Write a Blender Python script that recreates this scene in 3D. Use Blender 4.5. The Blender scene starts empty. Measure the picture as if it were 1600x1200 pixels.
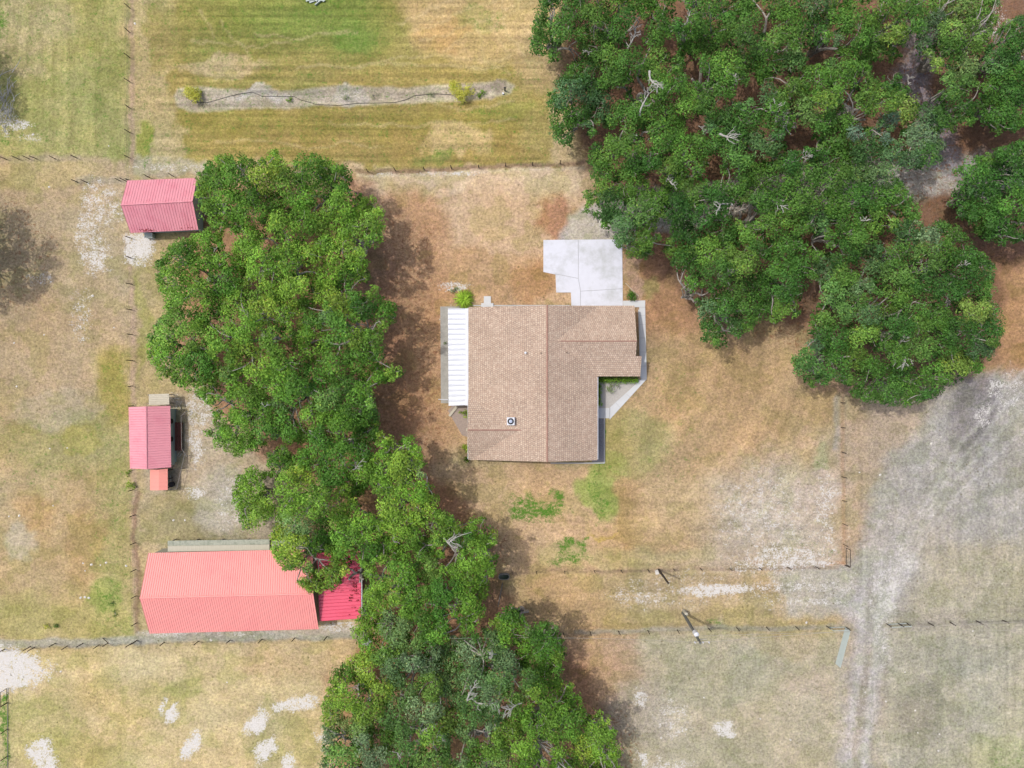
import bpy, math, random
import numpy as np
from mathutils import Vector

# ------------------------------------------------------------------ camera, light
SC = bpy.context.scene
S = 13.0                 # photo pixels per metre on the ground (1600 px wide photograph)
F = 1120.0               # focal length in photo pixels
H = F / S                # flying height of the camera
cd = bpy.data.cameras.new('camera'); cam = bpy.data.objects.new('camera', cd)
SC.collection.objects.link(cam); SC.camera = cam
cam.location = (0, 0, H); cam.rotation_euler = (0, 0, 0)
cd.sensor_width = 36; cd.lens = 36 * F / 1600; cd.clip_end = 3000; cd.clip_start = 0.5

SHX, SHY = 0.46, -0.18   # shadow of a 1 m stick on the ground
sv = Vector((-SHX, -SHY, 1)).normalized()
elev = math.asin(sv.z); az = math.atan2(sv.x, sv.y)
W = bpy.data.worlds.new('World'); SC.world = W; W.use_nodes = True
nt = W.node_tree; bg = nt.nodes['Background']
sk = nt.nodes.new('ShaderNodeTexSky'); sk.sky_type = 'NISHITA'; sk.sun_disc = False
sk.sun_elevation = elev; sk.sun_rotation = az; sk.air_density = 1.0; sk.dust_density = 5.0; sk.ozone_density = 1.0
nt.links.new(sk.outputs[0], bg.inputs[0]); bg.inputs[1].default_value = 0.15
sl = bpy.data.lights.new('sun', 'SUN'); sl.energy = 2.1; sl.angle = math.radians(0.7); sl.color = (1, .96, .9)
so = bpy.data.objects.new('sun', sl); SC.collection.objects.link(so)
so.rotation_euler = sv.to_track_quat('Z', 'Y').to_euler(); so.location = (-30, 12, 60)
SC.view_settings.view_transform = 'Standard'; SC.view_settings.look = 'None'
SC.view_settings.exposure = 0.30; SC.view_settings.gamma = 1
EFF = 1.62               # display value of a white lit surface: albedo = seen colour / EFF

rng = np.random.default_rng(7)
random.seed(7)
COL = SC.collection

# ------------------------------------------------------------------ helpers
def lin(c):
    c = np.asarray(c, float) / 255.0
    return np.where(c <= 0.04045, c / 12.92, ((c + 0.055) / 1.055) ** 2.4)
def alb(r, g, b, k=1.0):
    a = lin((r, g, b)) / EFF * k
    return (float(a[0]), float(a[1]), float(a[2]), 1.0)
def P(u, v, h=0.0):
    k = (H - h) / F
    return Vector(((u - 800) * k, (600 - v) * k, h))
ORG = {}
def org(o): return ORG.get(o.name, Vector((0, 0, 0)))

def tag(o, label=None, cat=None, group=None, kind=None):
    if label: o['label'] = label
    if cat: o['category'] = cat
    if group: o['group'] = group
    if kind: o['kind'] = kind
    return o
def thing(name, loc, label, cat, group=None):
    o = bpy.data.objects.new(name, None); COL.objects.link(o)
    o.location = loc; o.empty_display_size = 0.3; ORG[o.name] = Vector(loc)
    return tag(o, label, cat, group)

def link_mesh(name, me, parent=None):
    o = bpy.data.objects.new(name, me); COL.objects.link(o)
    if parent is not None:
        o.parent = parent; ORG[o.name] = org(parent)
    return o

class MB:
    def __init__(s): s.v = []; s.f = []; s.uv = []
    def poly(s, pts, uvs=None):
        i = len(s.v); s.v += [tuple(p) for p in pts]; s.f.append(list(range(i, i + len(pts))))
        s.uv += (uvs if uvs else [(p[0], p[1]) for p in pts])
    def box(s, c, d, rz=0.0, tilt=None):
        x, y, z = d[0] / 2, d[1] / 2, d[2] / 2
        co = [Vector((sx * x, sy * y, sz * z)) for sz in (-1, 1) for sy in (-1, 1) for sx in (-1, 1)]
        from mathutils import Matrix
        M = Matrix.Rotation(rz, 3, 'Z')
        if tilt: M = M @ Matrix.Rotation(tilt[0], 3, 'X') @ Matrix.Rotation(tilt[1], 3, 'Y')
        co = [M @ p + Vector(c) for p in co]
        for f in ((0, 2, 3, 1), (4, 5, 7, 6), (0, 1, 5, 4), (2, 6, 7, 3), (0, 4, 6, 2), (1, 3, 7, 5)):
            s.poly([co[k] for k in f])
    def tube(s, pts, rad, n=6, cap=True):
        pts = [Vector(p) for p in pts]
        if not hasattr(rad, '__len__'): rad = [rad] * len(pts)
        rings = []
        for i, p in enumerate(pts):
            a = pts[max(i - 1, 0)]; b = pts[min(i + 1, len(pts) - 1)]
            t = (b - a).normalized() if (b - a).length > 1e-6 else Vector((0, 0, 1))
            q = Vector((0, 0, 1)) if abs(t.z) < .9 else Vector((1, 0, 0))
            x = t.cross(q).normalized(); y = t.cross(x).normalized()
            base = len(s.v)
            for k in range(n):
                a_ = 2 * math.pi * k / n
                s.v.append(tuple(p + (x * math.cos(a_) + y * math.sin(a_)) * rad[i])); s.uv.append((0, 0))
            rings.append(base)
        for i in range(len(rings) - 1):
            for k in range(n):
                s.f.append([rings[i] + k, rings[i] + (k + 1) % n, rings[i + 1] + (k + 1) % n, rings[i + 1] + k])
        if cap:
            s.f.append([rings[0] + k for k in range(n)]); s.f.append([rings[-1] + k for k in reversed(range(n))])
    def prism(s, pts, z0, z1):
        n = len(pts)
        a = sum(pts[i][0] * pts[(i + 1) % n][1] - pts[(i + 1) % n][0] * pts[i][1] for i in range(n))
        if a < 0: pts = pts[::-1]
        s.poly([(p[0], p[1], z1) for p in pts]); s.poly([(p[0], p[1], z0) for p in reversed(pts)])
        for i in range(n):
            p, q = pts[i], pts[(i + 1) % n]
            s.poly([(p[0], p[1], z0), (q[0], q[1], z0), (q[0], q[1], z1), (p[0], p[1], z1)])
    def build(s, name, mat, parent=None, smooth=False):
        me = bpy.data.meshes.new(name)
        o_ = org(parent) if parent is not None else Vector((0, 0, 0))
        me.from_pydata([(x - o_.x, y - o_.y, z - o_.z) for x, y, z in s.v], [], s.f)
        uvl = me.uv_layers.new(name='UVMap')
        li = np.empty(len(me.loops), np.int32); me.loops.foreach_get('vertex_index', li)
        uvl.data.foreach_set('uv', np.asarray(s.uv, np.float32)[li].ravel())
        me.materials.append(mat)
        if smooth: me.polygons.foreach_set('use_smooth', [True] * len(me.polygons))
        me.update()
        return link_mesh(name, me, parent)

def np_mesh(name, co, quads, mat, parent=None, tint=None, attr2=None, smooth=False):
    me = bpy.data.meshes.new(name)
    o_ = org(parent) if parent is not None else Vector((0, 0, 0))
    co = co - np.array(o_)[None, :]
    me.vertices.add(len(co)); me.vertices.foreach_set('co', co.astype(np.float32).ravel())
    k = quads.shape[1]
    me.loops.add(quads.size); me.loops.foreach_set('vertex_index', quads.astype(np.int32).ravel())
    me.polygons.add(len(quads)); me.polygons.foreach_set('loop_start', np.arange(0, quads.size, k, dtype=np.int32))
    me.polygons.foreach_set('use_smooth', np.full(len(quads), bool(smooth)))
    me.update(calc_edges=True)
    for nm, arr in (('tint', tint), ('mask', attr2)):
        if arr is not None:
            a = me.color_attributes.new(nm, 'FLOAT_COLOR', 'POINT')
            full = np.ones((len(co), 4), np.float32); full[:, :arr.shape[1]] = arr
            a.data.foreach_set('color', full.ravel())
    me.materials.append(mat)
    return link_mesh(name, me, parent)

# value noise on arbitrary coordinates
def vnoise(x, y, seed=0):
    xi = np.floor(x).astype(np.int64); yi = np.floor(y).astype(np.int64)
    fx = x - xi; fy = y - yi
    fx = fx * fx * (3 - 2 * fx); fy = fy * fy * (3 - 2 * fy)
    def h(a, b):
        n = (a * 374761393 + b * 668265263 + seed * 1274126177) & 0xffffffff
        n = ((n ^ (n >> 13)) * 1274126177) & 0xffffffff
        return ((n ^ (n >> 16)) & 0xffff) / 65535.0
    return (h(xi, yi) * (1 - fx) + h(xi + 1, yi) * fx) * (1 - fy) + (h(xi, yi + 1) * (1 - fx) + h(xi + 1, yi + 1) * fx) * fy
def fbm(x, y, seed=0, o=4):
    t = 0; a = .5; s = 0
    for k in range(o):
        t = t + a * vnoise(x * 2 ** k, y * 2 ** k, seed + k * 17); s += a; a *= .55
    return t / s

# ------------------------------------------------------------------ materials
def mat(name, color=(.5, .5, .5, 1), rough=.8, metal=0.0, spec=.3, var=0.0, vscale=3.0, stain=None, stain_amt=0, sscale=.6, bump=0):
    m = bpy.data.materials.new(name); m.use_nodes = True
    n = m.node_tree.nodes; l = m.node_tree.links; b = n['Principled BSDF']
    b.inputs['Roughness'].default_value = rough; b.inputs['Metallic'].default_value = metal
    b.inputs['Specular IOR Level'].default_value = spec
    b.inputs['Base Color'].default_value = color
    tc = n.new('ShaderNodeTexCoord')
    last = None
    if var or stain:
        nz = n.new('ShaderNodeTexNoise'); nz.inputs['Scale'].default_value = vscale; nz.inputs['Detail'].default_value = 6
        nz.inputs['Roughness'].default_value = .65
        l.new(tc.outputs['Object'], nz.inputs['Vector'])
        mr = n.new('ShaderNodeMapRange'); mr.inputs[1].default_value = .3; mr.inputs[2].default_value = .7
        mr.inputs[3].default_value = 1 - var; mr.inputs[4].default_value = 1 + var
        l.new(nz.outputs['Fac'], mr.inputs[0])
        mx = n.new('ShaderNodeVectorMath'); mx.operation = 'SCALE'; mx.inputs[0].default_value = color[:3]
        l.new(mr.outputs[0], mx.inputs['Scale']); last = mx.outputs[0]
        if stain:
            n2 = n.new('ShaderNodeTexNoise'); n2.inputs['Scale'].default_value = sscale; n2.inputs['Detail'].default_value = 8
            n2.inputs['Roughness'].default_value = .7
            l.new(tc.outputs['Object'], n2.inputs['Vector'])
            r2 = n.new('ShaderNodeMapRange'); r2.inputs[1].default_value = .48; r2.inputs[2].default_value = .68
            r2.inputs[4].default_value = stain_amt; l.new(n2.outputs['Fac'], r2.inputs[0])
            mm = n.new('ShaderNodeMix'); mm.data_type = 'RGBA'; l.new(r2.outputs[0], mm.inputs[0])
            l.new(last, mm.inputs[6]); mm.inputs[7].default_value = stain; last = mm.outputs[2]
        l.new(last, b.inputs['Base Color'])
        if bump:
            bp = n.new('ShaderNodeBump'); bp.inputs['Distance'].default_value = bump
            l.new(nz.outputs['Fac'], bp.inputs['Height']); l.new(bp.outputs[0], b.inputs['Normal'])
    return m

def leaf_mat(name, trans=.36):
    m = bpy.data.materials.new(name); m.use_nodes = True
    n = m.node_tree.nodes; l = m.node_tree.links; b = n['Principled BSDF']; out = n['Material Output']
    at = n.new('ShaderNodeAttribute'); at.attribute_name = 'tint'
    b.inputs['Roughness'].default_value = .5; b.inputs['Specular IOR Level'].default_value = .18
    l.new(at.outputs['Color'], b.inputs['Base Color'])
    tr = n.new('ShaderNodeBsdfTranslucent')
    hs = n.new('ShaderNodeHueSaturation'); hs.inputs['Hue'].default_value = .48; hs.inputs['Value'].default_value = 1.3
    l.new(at.outputs['Color'], hs.inputs['Color']); l.new(hs.outputs[0], tr.inputs['Color'])
    mx = n.new('ShaderNodeMixShader'); mx.inputs[0].default_value = trans
    l.new(b.outputs[0], mx.inputs[1]); l.new(tr.outputs[0], mx.inputs[2]); l.new(mx.outputs[0], out.inputs['Surface'])
    return m

def shingle_mat():
    m = bpy.data.materials.new('asphalt_shingle'); m.use_nodes = True
    n = m.node_tree.nodes; l = m.node_tree.links; b = n['Principled BSDF']
    b.inputs['Roughness'].default_value = .95; b.inputs['Specular IOR Level'].default_value = .1
    uv = n.new('ShaderNodeTexCoord')
    br = n.new('ShaderNodeTexBrick'); br.inputs['Scale'].default_value = 1.0
    br.inputs['Brick Width'].default_value = .24; br.inputs['Row Height'].default_value = .25
    br.inputs['Mortar Size'].default_value = .03; br.inputs['Mortar Smooth'].default_value = .6; br.inputs['Bias'].default_value = .1
    br.offset = .37; br.offset_frequency = 2
    br.inputs['Color1'].default_value = alb(226, 206, 184); br.inputs['Color2'].default_value = alb(204, 180, 159)
    br.inputs['Mortar'].default_value = alb(170, 146, 134)
    dn = n.new('ShaderNodeTexNoise'); dn.inputs['Scale'].default_value = 1.7; dn.inputs['Detail'].default_value = 2
    l.new(uv.outputs['UV'], dn.inputs['Vector'])
    ad = n.new('ShaderNodeVectorMath'); ad.operation = 'MULTIPLY_ADD'; ad.inputs[1].default_value = (.12, .08, 0)
    l.new(dn.outputs['Color'], ad.inputs[0]); l.new(uv.outputs['UV'], ad.inputs[2]); l.new(ad.outputs[0], br.inputs['Vector'])
    nz = n.new('ShaderNodeTexNoise'); nz.inputs['Scale'].default_value = .35; nz.inputs['Detail'].default_value = 8; nz.inputs['Roughness'].default_value = .7
    l.new(uv.outputs['Object'], nz.inputs['Vector'])
    n3 = n.new('ShaderNodeTexNoise'); n3.inputs['Scale'].default_value = 6; n3.inputs['Detail'].default_value = 4
    l.new(uv.outputs['Object'], n3.inputs['Vector'])
    r = n.new('ShaderNodeMapRange'); r.inputs[1].default_value = .3; r.inputs[2].default_value = .7; r.inputs[3].default_value = .86; r.inputs[4].default_value = 1.1
    l.new(nz.outputs['Fac'], r.inputs[0])
    r3 = n.new('ShaderNodeMapRange'); r3.inputs[1].default_value = .3; r3.inputs[2].default_value = .7; r3.inputs[3].default_value = .8; r3.inputs[4].default_value = 1.2
    l.new(n3.outputs['Fac'], r3.inputs[0])
    mm = n.new('ShaderNodeMath'); mm.operation = 'MULTIPLY'; l.new(r.outputs[0], mm.inputs[0]); l.new(r3.outputs[0], mm.inputs[1])
    sc = n.new('ShaderNodeVectorMath'); sc.operation = 'SCALE'; l.new(br.outputs['Color'], sc.inputs[0]); l.new(mm.outputs[0], sc.inputs['Scale'])
    l.new(sc.outputs[0], b.inputs['Base Color'])
    bp = n.new('ShaderNodeBump'); bp.inputs['Distance'].default_value = .01; l.new(br.outputs['Fac'], bp.inputs['Height']); bp.invert = True
    l.new(bp.outputs[0], b.inputs['Normal'])
    return m

def ground_mat():
    m = bpy.data.materials.new('pasture_ground'); m.use_nodes = True
    n = m.node_tree.nodes; l = m.node_tree.links; b = n['Principled BSDF']
    b.inputs['Roughness'].default_value = 1; b.inputs['Specular IOR Level'].default_value = .05
    tc = n.new('ShaderNodeTexCoord')
    at = n.new('ShaderNodeAttribute'); at.attribute_name = 'tint'
    mk = n.new('ShaderNodeAttribute'); mk.attribute_name = 'mask'
    sp = n.new('ShaderNodeSeparateColor'); l.new(mk.outputs['Color'], sp.inputs[0])
    def noise(s, d=5, r=.65, w=None):
        k = n.new('ShaderNodeTexNoise'); k.inputs['Scale'].default_value = s; k.inputs['Detail'].default_value = d; k.inputs['Roughness'].default_value = r
        if w:
            mp = n.new('ShaderNodeMapping'); mp.inputs['Location'].default_value = w; l.new(tc.outputs['Object'], mp.inputs[0]); l.new(mp.outputs[0], k.inputs['Vector'])
        else: l.new(tc.outputs['Object'], k.inputs['Vector'])
        return k.outputs['Fac']
    def rng_(x, a, bb, c, d):
        r = n.new('ShaderNodeMapRange'); r.inputs[1].default_value = a; r.inputs[2].default_value = bb; r.inputs[3].default_value = c; r.inputs[4].default_value = d
        l.new(x, r.inputs[0]); return r.outputs[0]
    def mth(op, a, bb):
        k = n.new('ShaderNodeMath'); k.operation = op
        for i, q in enumerate((a, bb)):
            if isinstance(q, (int, float)): k.inputs[i].default_value = q
            else: l.new(q, k.inputs[i])
        return k.outputs[0]
    fine = noise(3.2, 6, .75); mid = noise(.9, 5, .7, (31, 7, 0)); grit = noise(8, 3, .7, (5, 3, 1))
    v1 = rng_(fine, .36, .64, .66, 1.30); v2 = rng_(mid, .36, .64, .86, 1.12); v3 = rng_(grit, .36, .64, .84, 1.14)
    val = mth('MULTIPLY', mth('MULTIPLY', v1, v2), v3)
    sc = n.new('ShaderNodeVectorMath'); sc.operation = 'SCALE'; l.new(at.outputs['Color'], sc.inputs[0]); l.new(val, sc.inputs['Scale'])
    col = sc.outputs[0]
    # straw / green hue variation
    hue = noise(1.6, 5, .7, (11, 50, 0))
    mh = n.new('ShaderNodeMix'); mh.data_type = 'RGBA'; mh.blend_type = 'MULTIPLY'
    l.new(rng_(hue, .42, .66, 0, .8), mh.inputs[0]); l.new(col, mh.inputs[6]); mh.inputs[7].default_value = (.95, 1.0, .84, 1)
    col = mh.outputs[2]
    mh = n.new('ShaderNodeMix'); mh.data_type = 'RGBA'; mh.blend_type = 'MULTIPLY'
    l.new(rng_(noise(2.3, 5, .7, (71, 20, 0)), .46, .66, 0, .8), mh.inputs[0]); l.new(col, mh.inputs[6]); mh.inputs[7].default_value = (1.08, 1.06, 1.08, 1)
    col = mh.outputs[2]
    def layer(col, mask, color, nz, lo=.42, hi=.58, amp=1.1):
        t = mth('ADD', mask, mth('MULTIPLY', mth('SUBTRACT', nz, .5), amp))
        f = rng_(t, lo, hi, 0, 1)
        f = mth('MULTIPLY', f, rng_(mask, 0.02, .15, 0, 1))
        c = n.new('ShaderNodeVectorMath'); c.operation = 'SCALE'; c.inputs[0].default_value = color[:3]
        l.new(rng_(grit, .3, .7, .75, 1.2), c.inputs['Scale'])
        mx = n.new('ShaderNodeMix'); mx.data_type = 'RGBA'; l.new(f, mx.inputs[0]); l.new(col, mx.inputs[6]); l.new(c.outputs[0], mx.inputs[7])
        return mx.outputs[2]
    sandn = mth('ADD', mth('MULTIPLY', mth('SUBTRACT', noise(1.3, 3, .6, (9, 2, 0)), .5), 1.6), mth('ADD', mth('MULTIPLY', mth('SUBTRACT', noise(5.0, 5, .8, (19, 2, 0)), .5), 3.4), .5))
    grassn = mth('ADD', mth('MULTIPLY', mth('SUBTRACT', noise(1.1, 3, .6, (2, 44, 0)), .5), 1.6), mth('ADD', mth('MULTIPLY', mth('SUBTRACT', noise(3.4, 6, .85, (14, 28, 0)), .5), 3.4), .5))
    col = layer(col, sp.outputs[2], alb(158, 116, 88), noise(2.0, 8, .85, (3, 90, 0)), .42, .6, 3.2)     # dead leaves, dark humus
    col = layer(col, sp.outputs[1], alb(92, 138, 50), grassn, .36, .95, 1.0)   # live grass
    col = layer(col, sp.outputs[0], alb(230, 227, 222), sandn, .40, .75, 1.0)   # bare white sand
    # scattered dark weeds and debris
    vo = n.new('ShaderNodeTexVoronoi'); vo.inputs['Scale'].default_value = 1.1; l.new(tc.outputs['Object'], vo.inputs['Vector'])
    wd = mth('MULTIPLY', rng_(vo.outputs['Distance'], .07, .16, 1, 0), rng_(noise(.25, 3, .6, (8, 8, 0)), .42, .58, 0, .7))
    mx = n.new('ShaderNodeMix'); mx.data_type = 'RGBA'; l.new(wd, mx.inputs[0]); l.new(col, mx.inputs[6]); mx.inputs[7].default_value = alb(112, 104, 70)
    col = mx.outputs[2]
    vo2 = n.new('ShaderNodeTexVoronoi'); vo2.inputs['Scale'].default_value = 2.3; l.new(tc.outputs['Object'], vo2.inputs['Vector'])
    wd2 = mth('MULTIPLY', rng_(vo2.outputs['Distance'], .08, .2, 1, 0), rng_(noise(.16, 4, .6, (48, 3, 0)), .46, .6, 0, .6))
    mx = n.new('ShaderNodeMix'); mx.data_type = 'RGBA'; l.new(wd2, mx.inputs[0]); l.new(col, mx.inputs[6]); mx.inputs[7].default_value = alb(128, 108, 88)
    col = mx.outputs[2]
    l.new(col, b.inputs['Base Color'])
    bp = n.new('ShaderNodeBump'); bp.inputs['Distance'].default_value = .05; bp.inputs['Strength'].default_value = .6
    l.new(fine, bp.inputs['Height']); l.new(bp.outputs[0], b.inputs['Normal'])
    return m

M = {}
M['leaf'] = leaf_mat('oak_foliage'); M['shingle'] = shingle_mat(); M['ground'] = ground_mat()
M['bark'] = mat('grey_lichen_bark', alb(176, 170, 162), .9, var=.3, vscale=2.5, stain=alb(95, 85, 75), stain_amt=.6, sscale=1.5)
M['twig'] = mat('bleached_twig', alb(192, 190, 184), .9, var=.2, vscale=4)
M['concrete'] = mat('pale_concrete', alb(234, 237, 248), .9, var=.035, vscale=1.5, stain=alb(196, 200, 200), stain_amt=.85, sscale=.3)
M['joint'] = mat('concrete_joint', alb(188, 190, 194), .9)
M['walk'] = mat('walkway_concrete', alb(225, 228, 230), .9, var=.05, vscale=2, stain=alb(200, 200, 198), stain_amt=.5, sscale=.5)
M['pink'] = mat('faded_pink_metal', alb(240, 160, 172, 1.06), .38, .0, .5, var=.03, vscale=.8, stain=alb(230, 138, 154, 1.02), stain_amt=.8, sscale=.6)
M['pink2'] = mat('faded_rose_metal', alb(242, 162, 174, 1.06), .38, .0, .5, var=.03, vscale=.8, stain=alb(234, 144, 160, 1.02), stain_amt=.8, sscale=.6)
M['salmon'] = mat('faded_salmon_metal', alb(252, 166, 160, 1.1), .55, .0, .25, var=.03, vscale=.5, stain=alb(250, 152, 152, 1.04), stain_amt=.6, sscale=.2)
M['orange'] = mat('faded_orange_metal', alb(250, 158, 144), .45, .0, .4, var=.03, vscale=.8)
M['redroof'] = mat('red_metal', alb(242, 96, 126, 1.1), .35, .0, .5, var=.04, vscale=1, stain=alb(238, 84, 112), stain_amt=.6, sscale=.4)
M['rib'] = mat('shadowed_rib_red', alb(200, 60, 85), .5)
M['beige'] = mat('weathered_beige_panel', alb(212, 205, 186), .8, var=.05, vscale=2, stain=alb(190, 182, 160), stain_amt=.6, sscale=.8)
M['moss'] = mat('mossy_grey_panel', alb(184, 188, 172), .9, var=.12, vscale=5, stain=alb(140, 150, 130), stain_amt=.8, sscale=1.4)
M['cream'] = mat('cream_siding', alb(205, 200, 182), .8, var=.04)
M['greenwall'] = mat('grey_green_siding', alb(186, 206, 202), .7, var=.06, vscale=2)
M['housewall'] = mat('house_stucco', alb(200, 188, 170), .9, var=.05)
M['white'] = mat('white_metal', alb(238, 242, 250), .4, .0, .5, var=.02)
M['glass'] = mat('dark_glass', (.03, .04, .05, 1), .1, 0, .6)
M['darkwood'] = mat('dark_weathered_wood', alb(78, 68, 62), .95, var=.2, vscale=4)
M['post'] = mat('dark_post', alb(84, 72, 62), .95, var=.25, vscale=4)
M['greywood'] = mat('grey_weathered_wood', alb(150, 146, 142), .95, var=.15, vscale=3)
M['pole'] = mat('weathered_pole_wood', alb(120, 122, 116), .9, var=.15, vscale=4)
M['galv'] = mat('galvanised_metal', alb(196, 208, 204), .6, .0, .4, var=.05)
M['wire'] = mat('fence_wire', alb(120, 115, 110), .5, .5)
M['line'] = mat('power_line', alb(190, 185, 175), .5, .2)
M['black'] = mat('black_rubber', (.02, .02, .02, 1), .6)
M['greenmesh'] = mat('green_fabric', alb(110, 150, 98), .9, var=.1, vscale=3)
M['gravel'] = mat('slate_gravel', alb(150, 150, 156), 1, var=.3, vscale=9, stain=alb(110, 108, 110), stain_amt=.6, sscale=6)
M['lightgravel'] = mat('pale_gravel', alb(200, 196, 190), 1, var=.14, vscale=7)
M['rust'] = mat('rusty_red_wood', alb(130, 80, 72), .9, var=.2, vscale=4)
M['stone'] = mat('limestone', alb(232, 228, 220), .9, var=.1, vscale=6)
M['ridge'] = mat('ridge_shingle', alb(186, 146, 130), .95, var=.2, vscale=5)
M['blue'] = mat('pale_blue_plastic', alb(200, 212, 235), .5, var=.05)
M['water'] = mat('dark_water', (.02, .03, .025, 1), .08, 0, .6)

# ------------------------------------------------------------------ ground
def inside(poly, U, V):
    r = np.zeros(np.shape(U), bool); n = len(poly); j = n - 1
    for i in range(n):
        xi, yi = poly[i]; xj, yj = poly[j]
        c = ((yi > V) != (yj > V)) & (U < (xj - xi) * (V - yi) / ((yj - yi) if yj != yi else 1e-9) + xi)
        r ^= c; j = i
    return r
def segdist(poly, U, V, closed=True):
    d = np.full(np.shape(U), 1e9); n = len(poly)
    for i in range(n if closed else n - 1):
        ax, ay = poly[i]; bx, by = poly[(i + 1) % n]
        dx, dy = bx - ax, by - ay; L = dx * dx + dy * dy + 1e-9
        t = np.clip(((U - ax) * dx + (V - ay) * dy) / L, 0, 1)
        d = np.minimum(d, np.hypot(U - ax - t * dx, V - ay - t * dy))
    return d

core_x = np.arange(-66, 66.01, .2); core_y = np.arange(-50, 50.01, .2)
ext = np.array([4, 10, 20, 40, 80, 160, 320, 700.])
gx = np.concatenate([-66 - ext[::-1], core_x, 66 + ext]); gy = np.concatenate([-50 - ext[::-1], core_y, 50 + ext])
GX, GY = np.meshgrid(gx, gy)
U = 800 + GX * S; V = 600 - GY * S
WU = U + (fbm(U / 45, V / 45, 3) - .5) * 46 + (fbm(U / 12, V / 12, 5, 3) - .5) * 16
WV = V + (fbm(U / 45, V / 45, 9) - .5) * 46 + (fbm(U / 12, V / 12, 11, 3) - .5) * 16
Cc = np.empty(U.shape + (3,)); Cc[:] = alb(188, 166, 128)[:3]
MK = np.zeros(U.shape + (3,))
def sm(x): x = np.clip(x, 0, 1); return x * x * (3 - 2 * x)
def blob(u, v, ru, rv, c, st=1.0, ang=0, soft=.5, warp=1, mask=None):
    k_ = (.12 if rv < 11 else .75) if mask else 1.0
    du = U + (WU - U) * k_ - u; dv = V + (WV - V) * k_ - v
    a = math.radians(ang); x = du * math.cos(a) + dv * math.sin(a); y = -du * math.sin(a) + dv * math.cos(a)
    d = np.hypot(x / ru, y / rv); w = sm((1 + soft * .5 - d) / soft) * st
    apply(w, c, mask)
def rect(u0, v0, u1, v1, c, st=1.0, soft=25, mask=None, warp=1):
    X = WU if warp else U; Y = WV if warp else V
    w = sm((X - u0) / soft + .5) * sm((u1 - X) / soft + .5) * sm((Y - v0) / soft + .5) * sm((v1 - Y) / soft + .5) * st
    apply(w, c, mask)
def stroke(pts, width, c, st=1.0, soft=4, mask=None, warp=.25):
    X = U + (WU - U) * warp; Y = V + (WV - V) * warp
    d = segdist(pts, X, Y, False); w = sm((width / 2 - d) / soft + .5) * st
    apply(w, c, mask)
def area(poly, c, st=1.0, soft=20, mask=None, warp=1):
    X = U + (WU - U) * warp; Y = V + (WV - V) * warp
    d = segdist(poly, X, Y); ins = inside(poly, X, Y); sd = np.where(ins, d, -d)
    apply(sm(sd / soft + .5) * st, c, mask)
def apply(w, c, mask):
    global Cc, MK
    if mask is None: Cc = Cc * (1 - w[..., None]) + np.array(alb(*c)[:3]) * w[..., None]
    else:
        k = 'SGL'.index(mask); MK[..., k] = np.maximum(MK[..., k], w * c)

# broad fields
rect(-300, -300, 201, 250, (172, 164, 108))
rect(110, -200, 201, 240, (160, 156, 96), .6, 50)
blob(60, 30, 60, 50, (186, 172, 130), .7); blob(30, 90, 40, 40, (190, 172, 140), .5)
rect(-300, 250, 205, 640, (184, 162, 130))
blob(70, 275, 90, 26, (182, 164, 118), .8)
rect(100, 330, 200, 480, (178, 164, 134), .6, 40); rect(150, 540, 207, 1000, (172, 162, 108), .8, 50)
blob(178, 600, 28, 70, (172, 156, 88), .8)
rect(-300, 620, 150, 960, (182, 160, 122))
blob(100, 690, 90, 50, (166, 156, 106), .8); blob(60, 800, 28, 40, (186, 150, 102), .6, -30, 1); blob(135, 850, 30, 60, (176, 146, 100), .5)
blob(90, 640, 60, 30, (180, 168, 145), .6); blob(30, 850, 30, 25, (190, 180, 160), .6); blob(130, 690, 30, 20, (172, 160, 84), .6)
rect(-300, 930, 210, 1005, (170, 162, 104), .8, 40); blob(170, 925, 20, 26, (146, 156, 84), .7)
rect(-300, 1010, 560, 1500, (206, 186, 142))
blob(60, 1150, 70, 60, (178, 170, 112), .6); blob(200, 1090, 110, 30, (188, 172, 118), .5); blob(280, 1080, 26, 18, (160, 160, 100), .6)
blob(440, 1160, 60, 50, (178, 168, 120), .6); blob(140, 1180, 90, 30, (174, 166, 104), .5); blob(110, 1030, 60, 20, (186, 172, 118), .5)
rect(380, 1010, 560, 1060, (194, 168, 130), .7, 30)
# yard north of the top fence
rect(206, -300, 860, 262, (166, 148, 88))
rect(206, -60, 268, 262, (192, 172, 130), .8, 22)
rect(268, -100, 860, 100, (160, 148, 84), .8, 40)
area([(300, -40), (600, -40), (612, 60), (590, 90), (400, 80), (330, 100), (300, 40)], (142, 144, 76), .75, 90)
blob(520, 30, 80, 44, (118, 140, 64), .6, 0, 1.2); blob(430, 20, 70, 30, (126, 144, 68), .5, 0, 1.2); blob(560, 60, 40, 20, (110, 134, 60), .6)
area([(615, -60), (870, -60), (870, 110), (700, 90), (640, 60)], (198, 172, 124), .9, 40)
blob(690, 50, 50, 22, (196, 160, 104), .6, -15); blob(740, 25, 22, 18, (158, 156, 92), .5)
blob(345, 100, 70, 14, (196, 174, 134), .8); blob(260, 230, 30, 30, (190, 172, 134), .7)
blob(228, 225, 16, 32, (156, 156, 76), .9); blob(250, 55, 22, 55, (160, 146, 84), .7)
blob(430, 125, 70, 10, (148, 142, 78), .6); blob(700, 115, 90, 8, (160, 142, 80), .5)
rect(280, 175, 860, 215, (152, 140, 74), .7, 18); rect(400, 205, 860, 245, (160, 138, 84), .7, 14)
blob(710, 215, 50, 26, (196, 174, 128), .8); blob(680, 240, 30, 8, (136, 142, 76), .7); blob(800, 175, 60, 12, (150, 150, 76), .6)
blob(840, 200, 30, 30, (182, 164, 104), .6); rect(206, 250, 310, 275, (184, 172, 152), .8, 10)
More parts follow.
